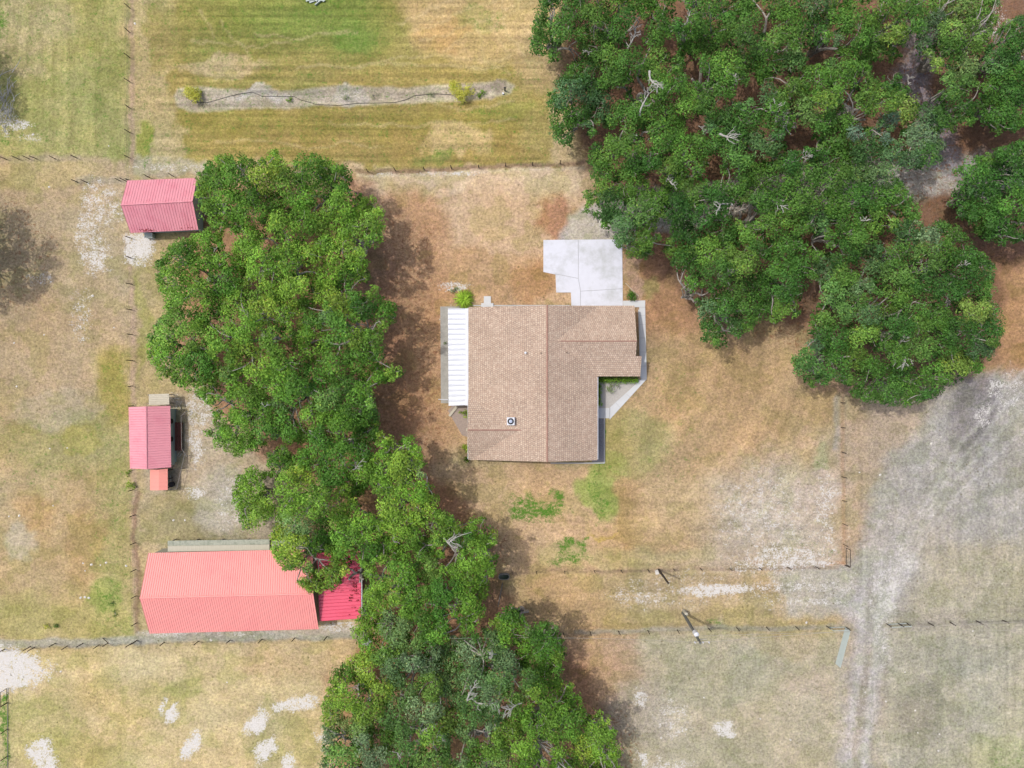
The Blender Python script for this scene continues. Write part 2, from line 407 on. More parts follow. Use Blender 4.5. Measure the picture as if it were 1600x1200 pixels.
blob(850, 90, 40, 60, (196, 168, 126), .6)
# planting bed
area([(272, 150), (280, 140), (310, 134), (420, 142), (520, 134), (620, 136), (700, 134), (790, 126), (806, 136), (800, 148), (720, 158), (560, 164), (420, 170), (300, 176), (275, 168)], (196, 184, 160), 1, 6, warp=.2)
area([(277, 152), (290, 143), (420, 146), (520, 139), (620, 141), (700, 139), (786, 130), (800, 138), (792, 145), (720, 152), (560, 159), (420, 166), (300, 170), (281, 163)], (178, 164, 148), .9, 8, warp=.15)
blob(775, 140, 24, 10, (158, 142, 132), .9); blob(405, 150, 40, 10, (196, 190, 186), .6); blob(545, 150, 30, 12, (180, 176, 174), .6)
# inner yard
rect(545, 262, 930, 480, (204, 174, 142), 1, 14)
rect(560, 262, 905, 300, (212, 190, 162), .8, 18); blob(740, 430, 130, 45, (192, 154, 114), .8); blob(800, 330, 80, 60, (206, 176, 144), .5)
blob(650, 285, 30, 8, (178, 166, 118), .6); blob(830, 440, 30, 30, (180, 140, 100), .7)
blob(870, 345, 34, 40, (170, 122, 94), .8)
rect(600, 290, 705, 860, (190, 148, 112), .9, 40)
blob(720, 640, 40, 60, (196, 160, 122), .7); rect(690, 725, 1000, 895, (200, 168, 132), .9, 20)
rect(220, 620, 430, 850, (186, 170, 146), .95, 30); rect(225, 770, 350, 850, (164, 152, 108), .8, 30); blob(350, 780, 50, 50, (192, 182, 166), .7)
rect(207, 380, 262, 620, (176, 160, 118), .9, 14); blob(218, 500, 8, 80, (160, 158, 90), .6)
# right yard
rect(960, 380, 1320, 890, (186, 152, 108), .95, 20)
rect(975, 385, 1100, 520, (176, 128, 90), .8, 50); blob(1010, 445, 16, 16, (166, 150, 84), .8)
blob(985, 435, 12, 55, (186, 152, 130), .7)
blob(1120, 620, 110, 100, (186, 150, 102), .6); rect(1210, 600, 1290, 720, (190, 154, 106), .6, 40)
blob(985, 690, 60, 60, (172, 158, 100), .8); blob(940, 770, 28, 42, (156, 166, 88), .9); blob(960, 730, 30, 20, (166, 166, 92), .7)
rect(1000, 740, 1200, 850, (196, 166, 120), .8, 50); rect(1060, 800, 1240, 860, (192, 164, 120), .6, 30)
area([(1130, 760), (1200, 720), (1312, 690), (1312, 885), (1090, 890), (1120, 830)], (194, 180, 164), .8, 110)
blob(1280, 760, 40, 40, (196, 176, 158), .6); blob(1285, 718, 20, 16, (176, 176, 134), .6)
rect(840, 862, 1110, 886, (184, 170, 120), .7, 14); blob(940, 842, 26, 5, (180, 158, 76), .7)
rect(1318, 560, 1700, 1000, (170, 160, 146), .95, 30)
area([(1322, 600), (1500, 560), (1420, 690), (1350, 800), (1322, 860)], (190, 160, 128), .9, 50)
rect(1450, 380, 1700, 600, (180, 138, 100), .9, 60); blob(1560, 660, 60, 70, (176, 166, 156), .6); blob(1540, 800, 90, 60, (172, 168, 164), .6)
rect(1430, 850, 1700, 975, (180, 168, 136), .8, 50)
area([(1500, 590), (1560, 600), (1570, 640), (1530, 680), (1480, 720), (1495, 640)], (140, 130, 138), .75, 24)
# south strip
rect(800, 893, 1320, 1000, (184, 160, 118), .95, 10); rect(820, 900, 940, 990, (194, 162, 122), .8, 40)
rect(950, 955, 1300, 984, (178, 156, 100), .8, 16); rect(1220, 880, 1340, 960, (176, 172, 162), .8, 30)
rect(860, 990, 1340, 1500, (188, 172, 136), .95, 18); area([(880, 985), (1000, 985), (1000, 1060), (960, 1110), (900, 1060)], (196, 154, 118), .8, 40)
blob(1120, 1060, 90, 50, (164, 162, 124), .6); blob(1000, 1110, 50, 50, (186, 168, 146), .7); blob(1230, 1010, 60, 24, (188, 166, 116), .7)
blob(1260, 1070, 40, 20, (198, 172, 142), .7); blob(1130, 1170, 90, 30, (170, 164, 122), .5)
rect(1380, 985, 1700, 1500, (180, 172, 146), .9, 20); blob(1440, 1120, 40, 60, (150, 144, 124), .6); blob(1570, 1180, 60, 40, (172, 172, 116), .8)
blob(1500, 1030, 80, 30, (162, 162, 142), .5)
# leaf litter beneath the oaks
area([(880, -60), (1700, -60), (1700, 400), (1560, 420), (1560, 560), (1440, 620), (1280, 600), (1260, 500), (1150, 520), (1030, 430), (960, 350), (905, 230), (880, 120)], (136, 102, 84), .95, 30)
area([(330, 300), (580, 280), (640, 480), (640, 620), (660, 720), (760, 840), (800, 960), (900, 1010), (960, 1120), (970, 1300), (520, 1300), (520, 1060), (600, 960), (560, 830), (420, 720), (330, 640), (270, 560), (280, 430)], (176, 132, 104), .9, 36)
# shadow-side litter specks
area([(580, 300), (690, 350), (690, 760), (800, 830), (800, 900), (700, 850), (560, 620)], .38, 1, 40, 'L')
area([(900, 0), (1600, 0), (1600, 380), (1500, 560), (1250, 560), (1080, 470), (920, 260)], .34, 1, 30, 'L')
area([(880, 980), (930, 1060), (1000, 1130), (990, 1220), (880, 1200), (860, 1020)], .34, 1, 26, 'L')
blob(20, 400, 70, 100, .3, mask='L')  # dark leaf specks painted in to deepen the left oak's cast shadow
# sandy driveway and the track
stroke([(905, 380), (930, 345), (1000, 325), (1060, 330), (1110, 318), (1200, 300), (1320, 285), (1480, 275), (1620, 268)], 62, (186, 178, 172), .95, 16, warp=.7)
stroke([(1500, 270), (1450, 200), (1430, 120), (1440, 60)], 46, (158, 148, 158), .8, 26, warp=1)
rect(893, 335, 970, 378, (196, 186, 172), .9, 12)
for off in (-16, 16):
    stroke([(1560, 600), (1470, 690), (1400 + off, 780), (1370 + off, 880), (1358 + off, 1000), (1345 + off, 1090), (1330 + off, 1300)], 20, (190, 184, 182), .7, 14, warp=.6)
stroke([(1470, 690), (1400, 780), (1372, 880), (1356, 1000), (1345, 1090), (1330, 1300)], 70, (180, 172, 170), .6, 30, warp=.6)
area([(1345, 890), (1385, 960), (1480, 830), (1610, 720), (1610, 600), (1500, 600), (1400, 740)], (168, 162, 157), .7, 60)
area([(1500, 590), (1565, 596), (1572, 640), (1535, 680), (1490, 720), (1495, 640)], (128, 120, 126), .7, 26)
stroke([(1560, 690), (1530, 760), (1520, 830)], 40, (156, 152, 150), .5, 40, warp=1)
stroke([(1361, 900), (1356, 985), (1346, 1090), (1332, 1240)], 9, (164, 156, 148), .4, 6, warp=.15)
for off in (-13, 13): stroke([(1366 + off, 860), (1358 + off, 985), (1348 + off, 1090), (1334 + off, 1240)], 10, (192, 187, 184), .55, 7, warp=.15)
for off in (-60, -30, 0, 34): stroke([(1600, 640 + off), (1500, 740 + off * .8), (1430 + off * .3, 850), (1376 + off * .2, 930)], 6, (190, 186, 183), .5, 6, warp=.2)
stroke([(1376, 960), (1385, 930), (1420, 880)], 26, (196, 192, 192), .6, 16)
# dirt lines along the fences
stroke([(206, -40), (206, 280)], 8, (178, 152, 128), .8, 4); stroke([(199, -40), (199, 280)], 3, (140, 136, 96), .7, 3)
stroke([(206, 400), (212, 1000)], 8, (184, 158, 136), .75, 4); stroke([(213, 770), (216, 1000)], 7, (140, 108, 94), .6, 5, warp=.5)
stroke([(0, 250), (125, 247)], 10, (184, 166, 138), .6, 6); stroke([(120, 285), (200, 283)], 10, (170, 160, 140), .6, 6)
stroke([(560, 268), (910, 255)], 6, (150, 122, 104), .8, 3); stroke([(560, 274), (910, 262)], 4, (214, 196, 176), .6, 3)
stroke([(0, 1008), (215, 1000), (560, 992)], 13, (170, 168, 156), .85, 5); stroke([(215, 992), (560, 984)], 9, (186, 174, 160), .85, 6)
stroke([(1317, 600), (1318, 880)], 6, (182, 146, 114), .75, 4, warp=.1); stroke([(1286, 880), (1320, 880)], 7, (176, 132, 94), .8, 5)
stroke([(790, 893), (1310, 887)], 6, (170, 142, 116), .6, 4); stroke([(900, 986), (1330, 980)], 7, (168, 160, 142), .75, 4); stroke([(1384, 977), (1640, 968)], 9, (168, 158, 140), .8, 5)
stroke([(1308, 620), (1308, 700)], 8, (168, 160, 156), .6, 6)
# mowing streaks, tyre scuffs
st1 = (fbm(U / 140, V / 4.2, 21, 3) - .5); w1 = sm((U - 215) / 40) * sm((880 - U) / 50) * sm((265 - V) / 10)
Cc *= (1 + w1 * st1 * .8)[..., None]
R1 = np.hypot((U - 890) * .9, V - 560); st2 = fbm(R1 / 7, np.arctan2(V - 560, U - 890) * 1.5, 23, 3) - .5
w2 = sm((U - 960) / 60) * sm((1310 - U) / 20) * sm((V - 420) / 60) * sm((860 - V) / 40); Cc *= (1 + w2 * st2 * .42)[..., None]
st3 = (fbm(U / 110, V / 6, 25, 3) - .5); w3 = sm((U - 800) / 60) * sm((1330 - U) / 40) * sm((V - 740) / 40) * sm((990 - V) / 20); Cc *= (1 + w3 * st3 * .4)[..., None]
st4 = (fbm(U / 6, V / 90, 27, 3) - .5); w4 = sm((200 - U) / 20) * sm((260 - V) / 40) + sm((U - 1320) / 30) * sm((V - 620) / 60) * .7
Cc *= (1 + w4 * st4 * .5)[..., None]
for pts in ([(620, 40), (690, 10), (740, -20)], [(740, 30), (760, 90), (800, 120)], [(780, -10), (790, 40), (830, 110)], [(400, 48), (470, 60), (560, 52)], [(300, 60), (380, 70), (450, 66)], [(700, 98), (780, 106), (850, 100)], [(340, 220), (460, 228), (600, 222)], [(520, 190), (640, 196), (800, 186)], [(640, 52), (720, 22), (800, -20)], [(690, 75), (780, 30), (860, -10)], [(660, 62), (740, 36), (830, -5)], [(770, 40), (800, 90)], [(310, 15), (335, 55)], [(345, 30), (400, 95)], [(560, 100), (690, 84), (800, 92)],
            [(640, 155), (720, 170), (800, 160)], [(460, 108), (600, 100), (760, 104)]):
    stroke(pts, 3.4, (208, 188, 142), .42, 4, warp=.5)
# large scale drift
Cc *= (1 + (fbm(U / 160, V / 160, 31) - .5) * .24)[..., None]
g = (fbm(U / 70, V / 70, 33) - .5); Cc[..., 0] *= 1 + g * .16; Cc[..., 2] *= 1 - g * .2
g = (fbm(U / 22, V / 22, 37, 3) - .5); Cc *= (1 + g * .26)[..., None]
n1 = fbm(U / 30, V / 24, 51, 4); n2 = fbm(U / 34, V / 26, 57, 4); n3 = fbm(U / 10, V / 9, 61, 3)
kk = np.where((U > 205) & (V < 262), .6, 1.0) * sm((1700 - U) / 100)
w_ = sm((n1 - .53 + (n3 - .5) * .16) / .07) * kk; Cc *= 1 - w_[..., None] * np.array([.13, .08, .20])
w_ = sm((n2 - .53 + (n3 - .5) * .16) / .07) * kk; Cc *= 1 + w_[..., None] * np.array([.10, .08, .08])
lum = (Cc * np.array([.3, .55, .15])).sum(-1, keepdims=True); dz = .06 + .16 * (sm((U - 960) / 60) * sm((V - 380) / 60) * sm((1330 - U) / 20))[..., None]
dz = dz + (.34 * sm((U - 1320) / 50) * sm((V - 560) / 60) + .22 * sm((1330 - U) / 20) * sm((U - 900) / 80) * sm((V - 985) / 20))[..., None]
Cc = Cc * (1 - dz) + lum * np.array([1.04, 1.01, .93]) * dz
Cc = Cc * np.array([1.06, 1.075, 1.09])
# green grass mask
for a in ((4, 1086, 8, 14, .9), (4, 1150, 8, 70, .75), (835, 794, 46, 17, .82), (822, 785, 34, 13, .7), (870, 790, 14, 12, .6), (877, 772, 11, 11, .8), (893, 856, 24, 12, .8), (885, 879, 36, 12, .62, -8), (917, 841, 4, 3, .9), (850, 812, 22, 6, .6),
          (937, 780, 16, 40, .5), (948, 690, 3, 26, .85), (945, 735, 26, 12, .45), (520, 20, 70, 28, .3), (430, 30, 60, 26, .28), (70, 20, 24, 30, .3), (8, 40, 10, 22, .7), (8, 215, 22, 16, .5),
          (235, 235, 8, 30, .5), (690, 238, 30, 7, .5), (130, 60, 70, 60, .22), (780, 30, 18, 16, .3), (745, 25, 22, 20, .3), (170, 930, 16, 14, .5), (1115, 972, 16, 6, .5), (50, 45, 60, 40, .25),
          (600, 1050, 0.1, 0.1, 0), (1270, 855, 40, 12, .28), (1575, 1180, 40, 26, .3), (300, 225, 30, 16, .3), (745, 175, 60, 6, .35), (1285, 722, 14, 10, .3), (560, 62, 40, 20, .4)):
    blob(a[0], a[1], a[2], a[3], a[4], 1, a[5] if len(a) > 5 else 0, 1.0, mask='G')
for x0, y0, x1, y1, k in ((-300, -300, 200, 245, .26), (206, -200, 620, 262, .24), (620, 100, 880, 262, .22), (150, 540, 206, 1000, .27), (0, 640, 160, 760, .2), (0, 1010, 500, 1260, .10), (960, 560, 1100, 760, .16), (1380, 990, 1700, 1300, .08), (880, 1000, 1320, 1300, .08)):
    rect(x0, y0, x1, y1, k, 1, 30, 'G')
# sand mask
for a in ((0, 1044, 68, 30, .9, 6), (66, 1182, 22, 28, .8, -25), (268, 1120, 10, 15, .85, 30), (254, 1108, 4, 12, .6), (297, 1162, 14, 30, .8, 38), (400, 1128, 15, 24, .9, 35), (468, 1100, 40, 15, .8, -14),
          (416, 1172, 12, 26, .85, 40), (456, 1190, 12, 14, .75, 30), (500, 1155, 12, 14, .5), (222, 384, 24, 24, .9), (222, 410, 16, 10, .5), (142, 350, 20, 60, .5), (150, 395, 26, 30, .55), (130, 490, 18, 40, .35), (60, 440, 24, 12, .4), (165, 330, 30, 40, .4),
          (148, 400, 10, 16, .7), (1120, 922, 62, 10, .74, -3), (1000, 933, 55, 10, .42, 2), (1240, 916, 90, 10, .42), (1270, 940, 60, 7, .38), (1235, 872, 64, 22, .52), (1235, 874, 30, 8, .4), (1200, 880, 60, 12, .5), (1255, 880, 50, 8, .6), (1290, 800, 16, 60, .4), (1190, 800, 70, 60, .3),
          (710, 448, 24, 8, .6), (1560, 610, 22, 14, .5), (1530, 650, 16, 20, .45), (995, 1090, 14, 14, .6, 45), (1130, 1138, 18, 12, .7), (1050, 1120, 30, 30, .35), (1040, 1190, 50, 12, .45), (1000, 1180, 12, 12, .6),
          (20, 185, 16, 26, .5), (30, 195, 24, 8, .6), (50, 215, 20, 6, .4), (310, 640, 24, 34, .5), (306, 770, 16, 10, .6), (300, 700, 14, 30, .55), (262, 990, 40, 8, .55), (530, 980, 30, 8, .6), (350, 990, 80, 5, .4),
          (265, 632, 14, 18, .4), (370, 780, 30, 50, .3), (1378, 1000, 12, 50, .3), (1380, 930, 26, 50, .3), (1350, 1100, 16, 100, .15), (1400, 860, 24, 80, .2), (1440, 780, 50, 60, .12), (1580, 620, 20, 40, .35),
          (600, 273, 20, 4, .3), (705, 271, 50, 4, .5), (950, 345, 30, 14, .4), (420, 152, 50, 6, .25), (545, 150, 22, 8, .3), (350, 156, 40, 8, .2), (270, 262, 60, 6, .4), (700, 505, 8, 30, .3), (1540, 40, 30, 30, .4)):
    blob(a[0], a[1], a[2], a[3], a[4], 1, a[5] if len(a) > 5 else 0, 1.0, mask='S')
rect(1110, 780, 1312, 888, .22, 1, 90, 'S'); rect(1320, 760, 1620, 980, .10, 1, 60, 'S'); rect(960, 900, 1340, 950, .2, 1, 16, 'S')

ny, nx = U.shape; idx = np.arange(ny * nx).reshape(ny, nx)
quads = np.stack([idx[:-1, :-1], idx[:-1, 1:], idx[1:, 1:], idx[1:, :-1]], -1).reshape(-1, 4)
GZ = (fbm(U / 200, V / 200, 41, 3) - .5) * 0.0
co = np.stack([GX, GY, GZ], -1).reshape(-1, 3)
gr = np_mesh('ground', co, quads, M['ground'], None, np.clip(Cc, .01, .9).reshape(-1, 3), MK.reshape(-1, 3))
tag(gr, kind='structure')

# ------------------------------------------------------------------ paving
def slab(name, pts, z0, z1, m, parent=None):
    b = MB(); b.prism([tuple(P(u, v)[:2]) for u, v in pts], z0, z1); return b.build(name, m, parent)
dw = slab('driveway', [(849, 375), (972, 374), (973, 477), (973, 486), (893, 486), (892, 457), (869, 457), (868, 429), (849, 425)], -.05, .05, M['concrete'])
tag(dw, kind='structure')
jn = MB()
for pts in ([(903.5, 375), (903.5, 434), (907, 454), (907, 484)], [(868, 428), (903.5, 435)], [(907, 455), (973, 451)]):
    jn.tube([P(u, v, .046) for u, v in pts], .03, 5)
tag(jn.build('driveway_joints', M['joint']), kind='structure')
wk = MB()
for pts in ([(973.4, 470), (1008, 469.5), (1008, 480), (973.4, 480)], [(998.5, 480.3), (1008, 480.3), (1010.5, 592), (1001.5, 592)],
            [(1001.5, 592.3), (1010.5, 592.3), (952.5, 655.5), (952.5, 637.3)], [(925, 637.3), (952.2, 637.3), (952.2, 653.5), (925, 653.5)]):
    wk.prism([tuple(P(u, v)[:2]) for u, v in pts], -.05, .06)
tag(wk.build('walkway', M['walk']), kind='structure')
jn = MB()
for a, b_ in (((998, 493), (1009, 493)), ((999, 507), (1009, 507)), ((999, 528), (1009, 528)), ((1000, 550), (1010, 550)), ((1001, 572), (1010, 572)), ((1001, 592), (1010, 592)), ((979, 616), (985, 621)), ((962, 629), (969, 637)), ((953, 637), (953, 653))):
    jn.tube([P(*a, .055), P(*b_, .055)], .02, 5)
tag(jn.build('walkway_joints', M['joint']), kind='structure')
tag(slab('gravel_bed', [(925, 590), (1001, 592), (953, 637), (925, 637)], -.02, .02, M['lightgravel']), kind='structure')
tag(slab('slate_bed', [(925, 654), (944, 654), (944, 722), (925, 722)], -.02, .02, M['gravel']), kind='structure')
tag(slab('porch_slab', [(688, 479), (735, 479), (735, 630), (689, 630)], -.02, .04, mat('porch_concrete', alb(186, 184, 176), .9, var=.12, vscale=3, stain=alb(150, 146, 138), stain_amt=.6, sscale=1)), kind='structure')
tag(slab('paver_patio', [(700, 642), (708, 632), (735, 632), (735, 684), (722, 680)], -.02, .025, mat('brown_pavers', alb(178, 162, 152), .95, var=.16, vscale=5)), kind='structure')
cb = MB()
for a, b_ in (((733, 477.5), (890, 477.5)), ((944.5, 654), (944.5, 723)), ((860, 723.5), (944.5, 723.5)), ((998.0, 484), (1001, 590))):
    cb.tube([P(*a, .03), P(*b_, .03)], .07, 4)
tag(cb.build('kerb_edging', M['walk']), kind='structure')

# ------------------------------------------------------------------ roofs
def corr(name, q, n, amp, m, parent, th=.03, sharp=3):
    """corrugated sheet: q = four corners (a0,a1 along the first edge, b0,b1 the opposite one), ribs run from a to b"""
    a0, a1, b0, b1 = [np.array(p) for p in q]
    N = n * 8 + 1; t = np.linspace(0, 1, N)
    ph = (np.arange(N) % 8) / 8.0
    prof = np.clip(np.cos(ph * 2 * np.pi) * sharp - (sharp - 1), 0, 1) * amp
    nrm = np.cross(a1 - a0, b0 - a0); nrm = nrm / np.linalg.norm(nrm); nrm = nrm if nrm[2] > 0 else -nrm
    A = a0 + (a1 - a0) * t[:, None] + nrm * prof[:, None]; B = b0 + (b1 - b0) * t[:, None] + nrm * prof[:, None]
    A2 = A - nrm * th; B2 = B - nrm * th
    co = np.concatenate([A, B, A2, B2]); i = np.arange(N - 1)
    q1 = np.stack([i, i + 1, i + 1 + N, i + N], -1); q2 = np.stack([i + 2 * N, i + 3 * N, i + 1 + 3 * N, i + 1 + 2 * N], -1)
    q3 = np.stack([i, i + 2 * N, i + 1 + 2 * N, i + 1], -1); q4 = np.stack([i + N, i + 1 + N, i + 1 + 3 * N, i + 3 * N], -1)
    q5 = np.array([[0, N, 3 * N, 2 * N], [N - 1, 3 * N - 1, 4 * N - 1, 2 * N - 1]])
    return np_mesh(name, co, np.concatenate([q1, q2, q3, q4, q5]), m, parent)
def gable_walls(b, c0, c1, c2, c3, z, ridge_h, along):
    """walls on footprint c0..c3 (ccw); gables close at the c0-c3 and c1-c2 sides when along"""
    pts = [Vector((p[0], p[1], 0)) for p in (c0, c1, c2, c3)]
    for i in range(4):
        p, q = pts[i], pts[(i + 1) % 4]
        up = Vector((0, 0, z))
        if (i % 2 == 0) != along:
            mid = (p + q) / 2; mid.z = ridge_h
            b.poly([p, q, q + up, mid, p + up])
        else: b.poly([p, q, q + up, p + up])

# ---- HOUSE
hc = P(850, 600)
house = thing('house', (hc.x, hc.y, 0), 'single storey house with tan shingle roof and white metal porch roof', 'house')
ZR = 4.5; ZE = 2.75; ZW = 2.3
XR = P(855, 0, ZR).x; XE = P(933.5, 0, ZE).x; XW = P(732, 0, ZW).x; YN = P(0, 479.5, ZE).y; YS = P(0, 719, ZE).y
def roofpoly(b, pts, uax):
    """pts top surface of a roof slope; uv = (along eave, up slope)"""
    pts = [Vector(p) for p in pts]; e = (pts[1] - pts[0]).normalized(); nn = e.cross(pts[2] - pts[1]).normalized(); s_ = nn.cross(e)
    uv = [((p - pts[0]).dot(e), (p - pts[0]).dot(s_)) for p in pts]
    b.poly(pts, uv); b.poly([p - Vector((0, 0, .16)) for p in reversed(pts)], uv[::-1])
    for i in range(len(pts)):
        p, q = pts[i], pts[(i + 1) % len(pts)]; d = Vector((0, 0, .16))
        b.poly([q, p, p - d, q - d])
b = MB(); roofpoly(b, [(XW, YN, ZW), (XW, YS, ZW), (XR, YS, ZR), (XR, YN, ZR)], 0)
r1 = b.build('roof', M['shingle'], house)
b = MB(); roofpoly(b, [(XE, YS, ZE), (XE, YN + .0, ZE), (XR, YN, ZR), (XR, YS, ZR)], 0)
b.build('roof', M['shingle'], house)
# east wing
we = dict(zr=4.2, ze=2.7)
yr = P(0, 533, we['zr']).y; yn = P(0, 477.5, we['ze']).y; ys = P(0, 588, we['ze']).y
xg = P(991.5, 0, we['ze']).x; xg2 = P(1000.5, 0, we['ze']).x
x0 = P(868, 0, 4.4).x
# the south slope of the wing is wider at its foot (over the entry), so its outline steps out
ym = yr + (ys - yr) * .42; zm = we['zr'] + (we['ze'] - we['zr']) * .42
b = MB()
roofpoly(b, [(xg, yn, we['ze']), (x0 - 1.6, yn, we['ze']), (x0 - 1.6, yr, we['zr']), (xg, yr, we['zr'])], 0)
roofpoly(b, [(x0 - 1.6, ys, we['ze']), (xg2, ys, we['ze']), (xg2, ym, zm), (xg, ym, zm), (xg, yr, we['zr']), (x0 - 1.6, yr, we['zr'])], 0)
b.build('roof', M['shingle'], house)
# west cross gable at the south end
wz = 3.75; y_r = P(0, 672, wz).y; y_s = YS - .012; y_n = 2 * y_r - y_s; xw_ = XW - .02; ze_w = 2.36; xin = P(838, 0, 4.2).x
b = MB()
roofpoly(b, [(xw_, y_s, ze_w), (xin, y_s, ze_w), (xin, y_r, wz), (xw_, y_r, wz)], 0)
roofpoly(b, [(xin, y_n, ze_w), (xw_, y_n, ze_w), (xw_, y_r, wz), (xin, y_r, wz)], 0)
b.build('roof', M['shingle'], house)
# ridge caps
b = MB(); b.tube([(XR, YN + .02, ZR), (XR, YS - .02, ZR)], .09, 6)
b.tube([(P(876, 0, 4.2).x, yr, we['zr']), (xg + .02, yr, we['zr'])], .07, 6); b.tube([(xw_ - .02, y_r, wz), (P(815, 0, wz).x, y_r, wz)], .07, 6)
b.build('ridge_cap', M['ridge'], house)
# walls
b = MB(); ov = .45
def wallbox(b, x0, x1, y0, y1, z0a, z1a): b.prism([(x0, y0), (x1, y0), (x1, y1), (x0, y1)], z0a, z1a)
wallbox(b, XW + .5, XE - .5, YS + .5, YN - .5, 0, 2.25)
wallbox(b, XE - .6, xg - .55, ys + .35, yn - .35, 0, 2.24)
for yy in (YS + .5, YN - .5):
    b.poly([(XW + .5, yy, 2.2), (XE - .5, yy, 2.2), (XE - .5, yy, ZE), (XR, yy, ZR - .2), (XW + .5, yy, ZW)])
b.poly([(xg - .56, ys + .4, 2.2), (xg - .56, yn - .4, 2.2), (xg - .56, yn - .4, we['ze'] - .05), (xg - .56, yr, we['zr'] - .2), (xg - .56, ys + .4, we['ze'] - .05)])
b.build('wall', M['housewall'], house)
def window(x, y, w, z0, z1, axis, sign):
    b = MB(); g_ = MB()
    if axis == 'x':
        b.box((x + sign * .03, y, (z0 + z1) / 2), (.08, w, z1 - z0)); g_.box((x + sign * .05, y, (z0 + z1) / 2), (.08, w - .16, z1 - z0 - .16))
    else:
        b.box((x, y + sign * .03, (z0 + z1) / 2), (w, .08, z1 - z0)); g_.box((x, y + sign * .05, (z0 + z1) / 2), (w - .16, .08, z1 - z0 - .16))
    fr = b.build('window', M['white'], house); g_.build('pane', M['glass'], fr)
for yy in (-3.4, -6.6): window(XE - .5, yy, 1.5, .9, 2.0, 'x', 1)
for xx in (-2.5, 2.0, 7.0): window(xx, YS + .5, 1.5, .9, 2.0, 'y', -1)
for xx in (1.8, 5.0): window(xx, YN - .5, 1.2, 1.0, 2.0, 'y', 1)
window(xg - .56, 3.4, 1.6, .9, 2.0, 'x', 1)
for yy in (5.5, 1.5): window(XW + .5, yy, 1.8, .1, 2.0, 'x', -1)
b = MB(); b.box((9.6, yn - .33, 1.1), (4.9, .08, 2.2)); gd = b.build('garage_door', M['white'], house)
b = MB(); b.box((XW + .47, -5.4, 1.05), (.1, 1.0, 2.1)); b.build('door', M['white'], house)
# porch roof, posts
pz0, pz1 = 2.08, 1.88
q = [P(727, 482, pz0), P(727, 633, pz0), P(700, 482, pz1), P(701, 634, pz1)]
corr('porch_roof', [tuple(p) for p in q], 19, .09, M['white'], house, .05, 1.2)
b = MB(); b.box(((P(730.5, 0, 2.1).x), (P(0, 482, 2.1).y + P(0, 633.5, 2.1).y) / 2, 2.13), (.52, P(0, 482, 2.1).y - P(0, 633.5, 2.1).y, .1)); b.build('roof_flashing', M['white'], house)
for v in (486, 523, 560, 597, 630):
    p = P(702, v, 1.0); b = MB(); b.box((p.x + .12, p.y, .93), (.09, .09, 1.82)); b.build('porch_post', M['white'], house)
# roof things
def zroof(x): return ZR - (ZR - ZW) * (XR - x) / (XR - XW) if x < XR else ZR - (ZR - ZE) * (x - XR) / (XE - XR)
vp = P(798, 658.5, 4.5); zz = zroof(vp.x); vent = MB(); ang = 0
vent.box((vp.x, vp.y, zz + .26), (.88, .88, .92)); vo_ = vent.build('roof_fan', M['white'], house)
b = MB(); b.tube([(vp.x, vp.y, zz + .70), (vp.x, vp.y, zz + .74)], .37, 16); b.build('fan_opening', M['black'], vo_)
b = MB(); b.tube([(vp.x, vp.y, zz + .72), (vp.x, vp.y, zz + .84), (vp.x, vp.y, zz + .90)], [.2, .2, .06], 12); b.build('fan_cap', M['blue'], vo_)
for (u, v, m_, r_, h_) in ((821, 551, 'white', .13, .4), (845, 552, 'darkwood', .05, .35), (886, 551, 'darkwood', .06, .35), (836, 640, 'darkwood', .0, 0)):
    if not r_: continue
    p = P(u, v, 4.3); b = MB(); b.tube([(p.x, p.y, zroof(p.x) - .1), (p.x, p.y, zroof(p.x) + h_)], r_, 8); b.build('vent_pipe', M[m_], house)
b = MB(); b.tube([(XW - .04, YN - .1, ZW - .1), (XW - .04, YS + .1, ZW - .1)], .07, 5); b.build('gutter', M['white'], house); b = MB(); b.tube([(XE + .05, ys - .1, ZE - .1), (XE + .05, YS + .1, ZE - .1)], .06, 5); b.build('gutter', M['white'], house)

# ---- generic metal shed
def shed(name, label, roof_m, wall_m, eL0, eL1, eR0, eR1, rd0, rd1, he, hr, nr, oh=.4, amp=.045):
    """eL0-eL1 one eave, eR0-eR1 the other, rd ridge (photo points)"""
    A0, A1 = P(*eL0, he), P(*eL1, he); B0, B1 = P(*eR0, he), P(*eR1, he); R0, R1 = P(*rd0, hr), P(*rd1, hr)
    c = (A0 + A1 + B0 + B1) / 4
    t = thing(name, (c.x, c.y, 0), label, 'shed')
    corr('roof', [tuple(A0), tuple(A1), tuple(R0), tuple(R1)], nr, amp, roof_m, t)
    corr('roof', [tuple(B0), tuple(B1), tuple(R0), tuple(R1)], nr, amp, roof_m, t)
    b = MB(); b.tube([R0, R1], .09, 5); b.build('ridge_cap', roof_m, t)
    def ins(p, k=1.0):
        d = (c - p); al = (A1 - A0).normalized(); ac = Vector((-al.y, al.x, 0))
        return Vector((p.x, p.y, 0)) + al * (oh * (1 if d.dot(al) > 0 else -1)) + ac * (oh * (1 if d.dot(ac) > 0 else -1))
    w = [ins(A0), ins(A1), ins(B1), ins(B0)]; b = MB()
    for i in range(4):
        p, q = w[i], w[(i + 1) % 4]; up = Vector((0, 0, he - .05))
        if i % 2: m_ = (p + q) / 2; m_.z = hr - .12; b.poly([p, q, q + up, m_, p + up])
        else: b.poly([p, q, q + up, p + up])
    b.build('wall', wall_m, t)
    return t, w

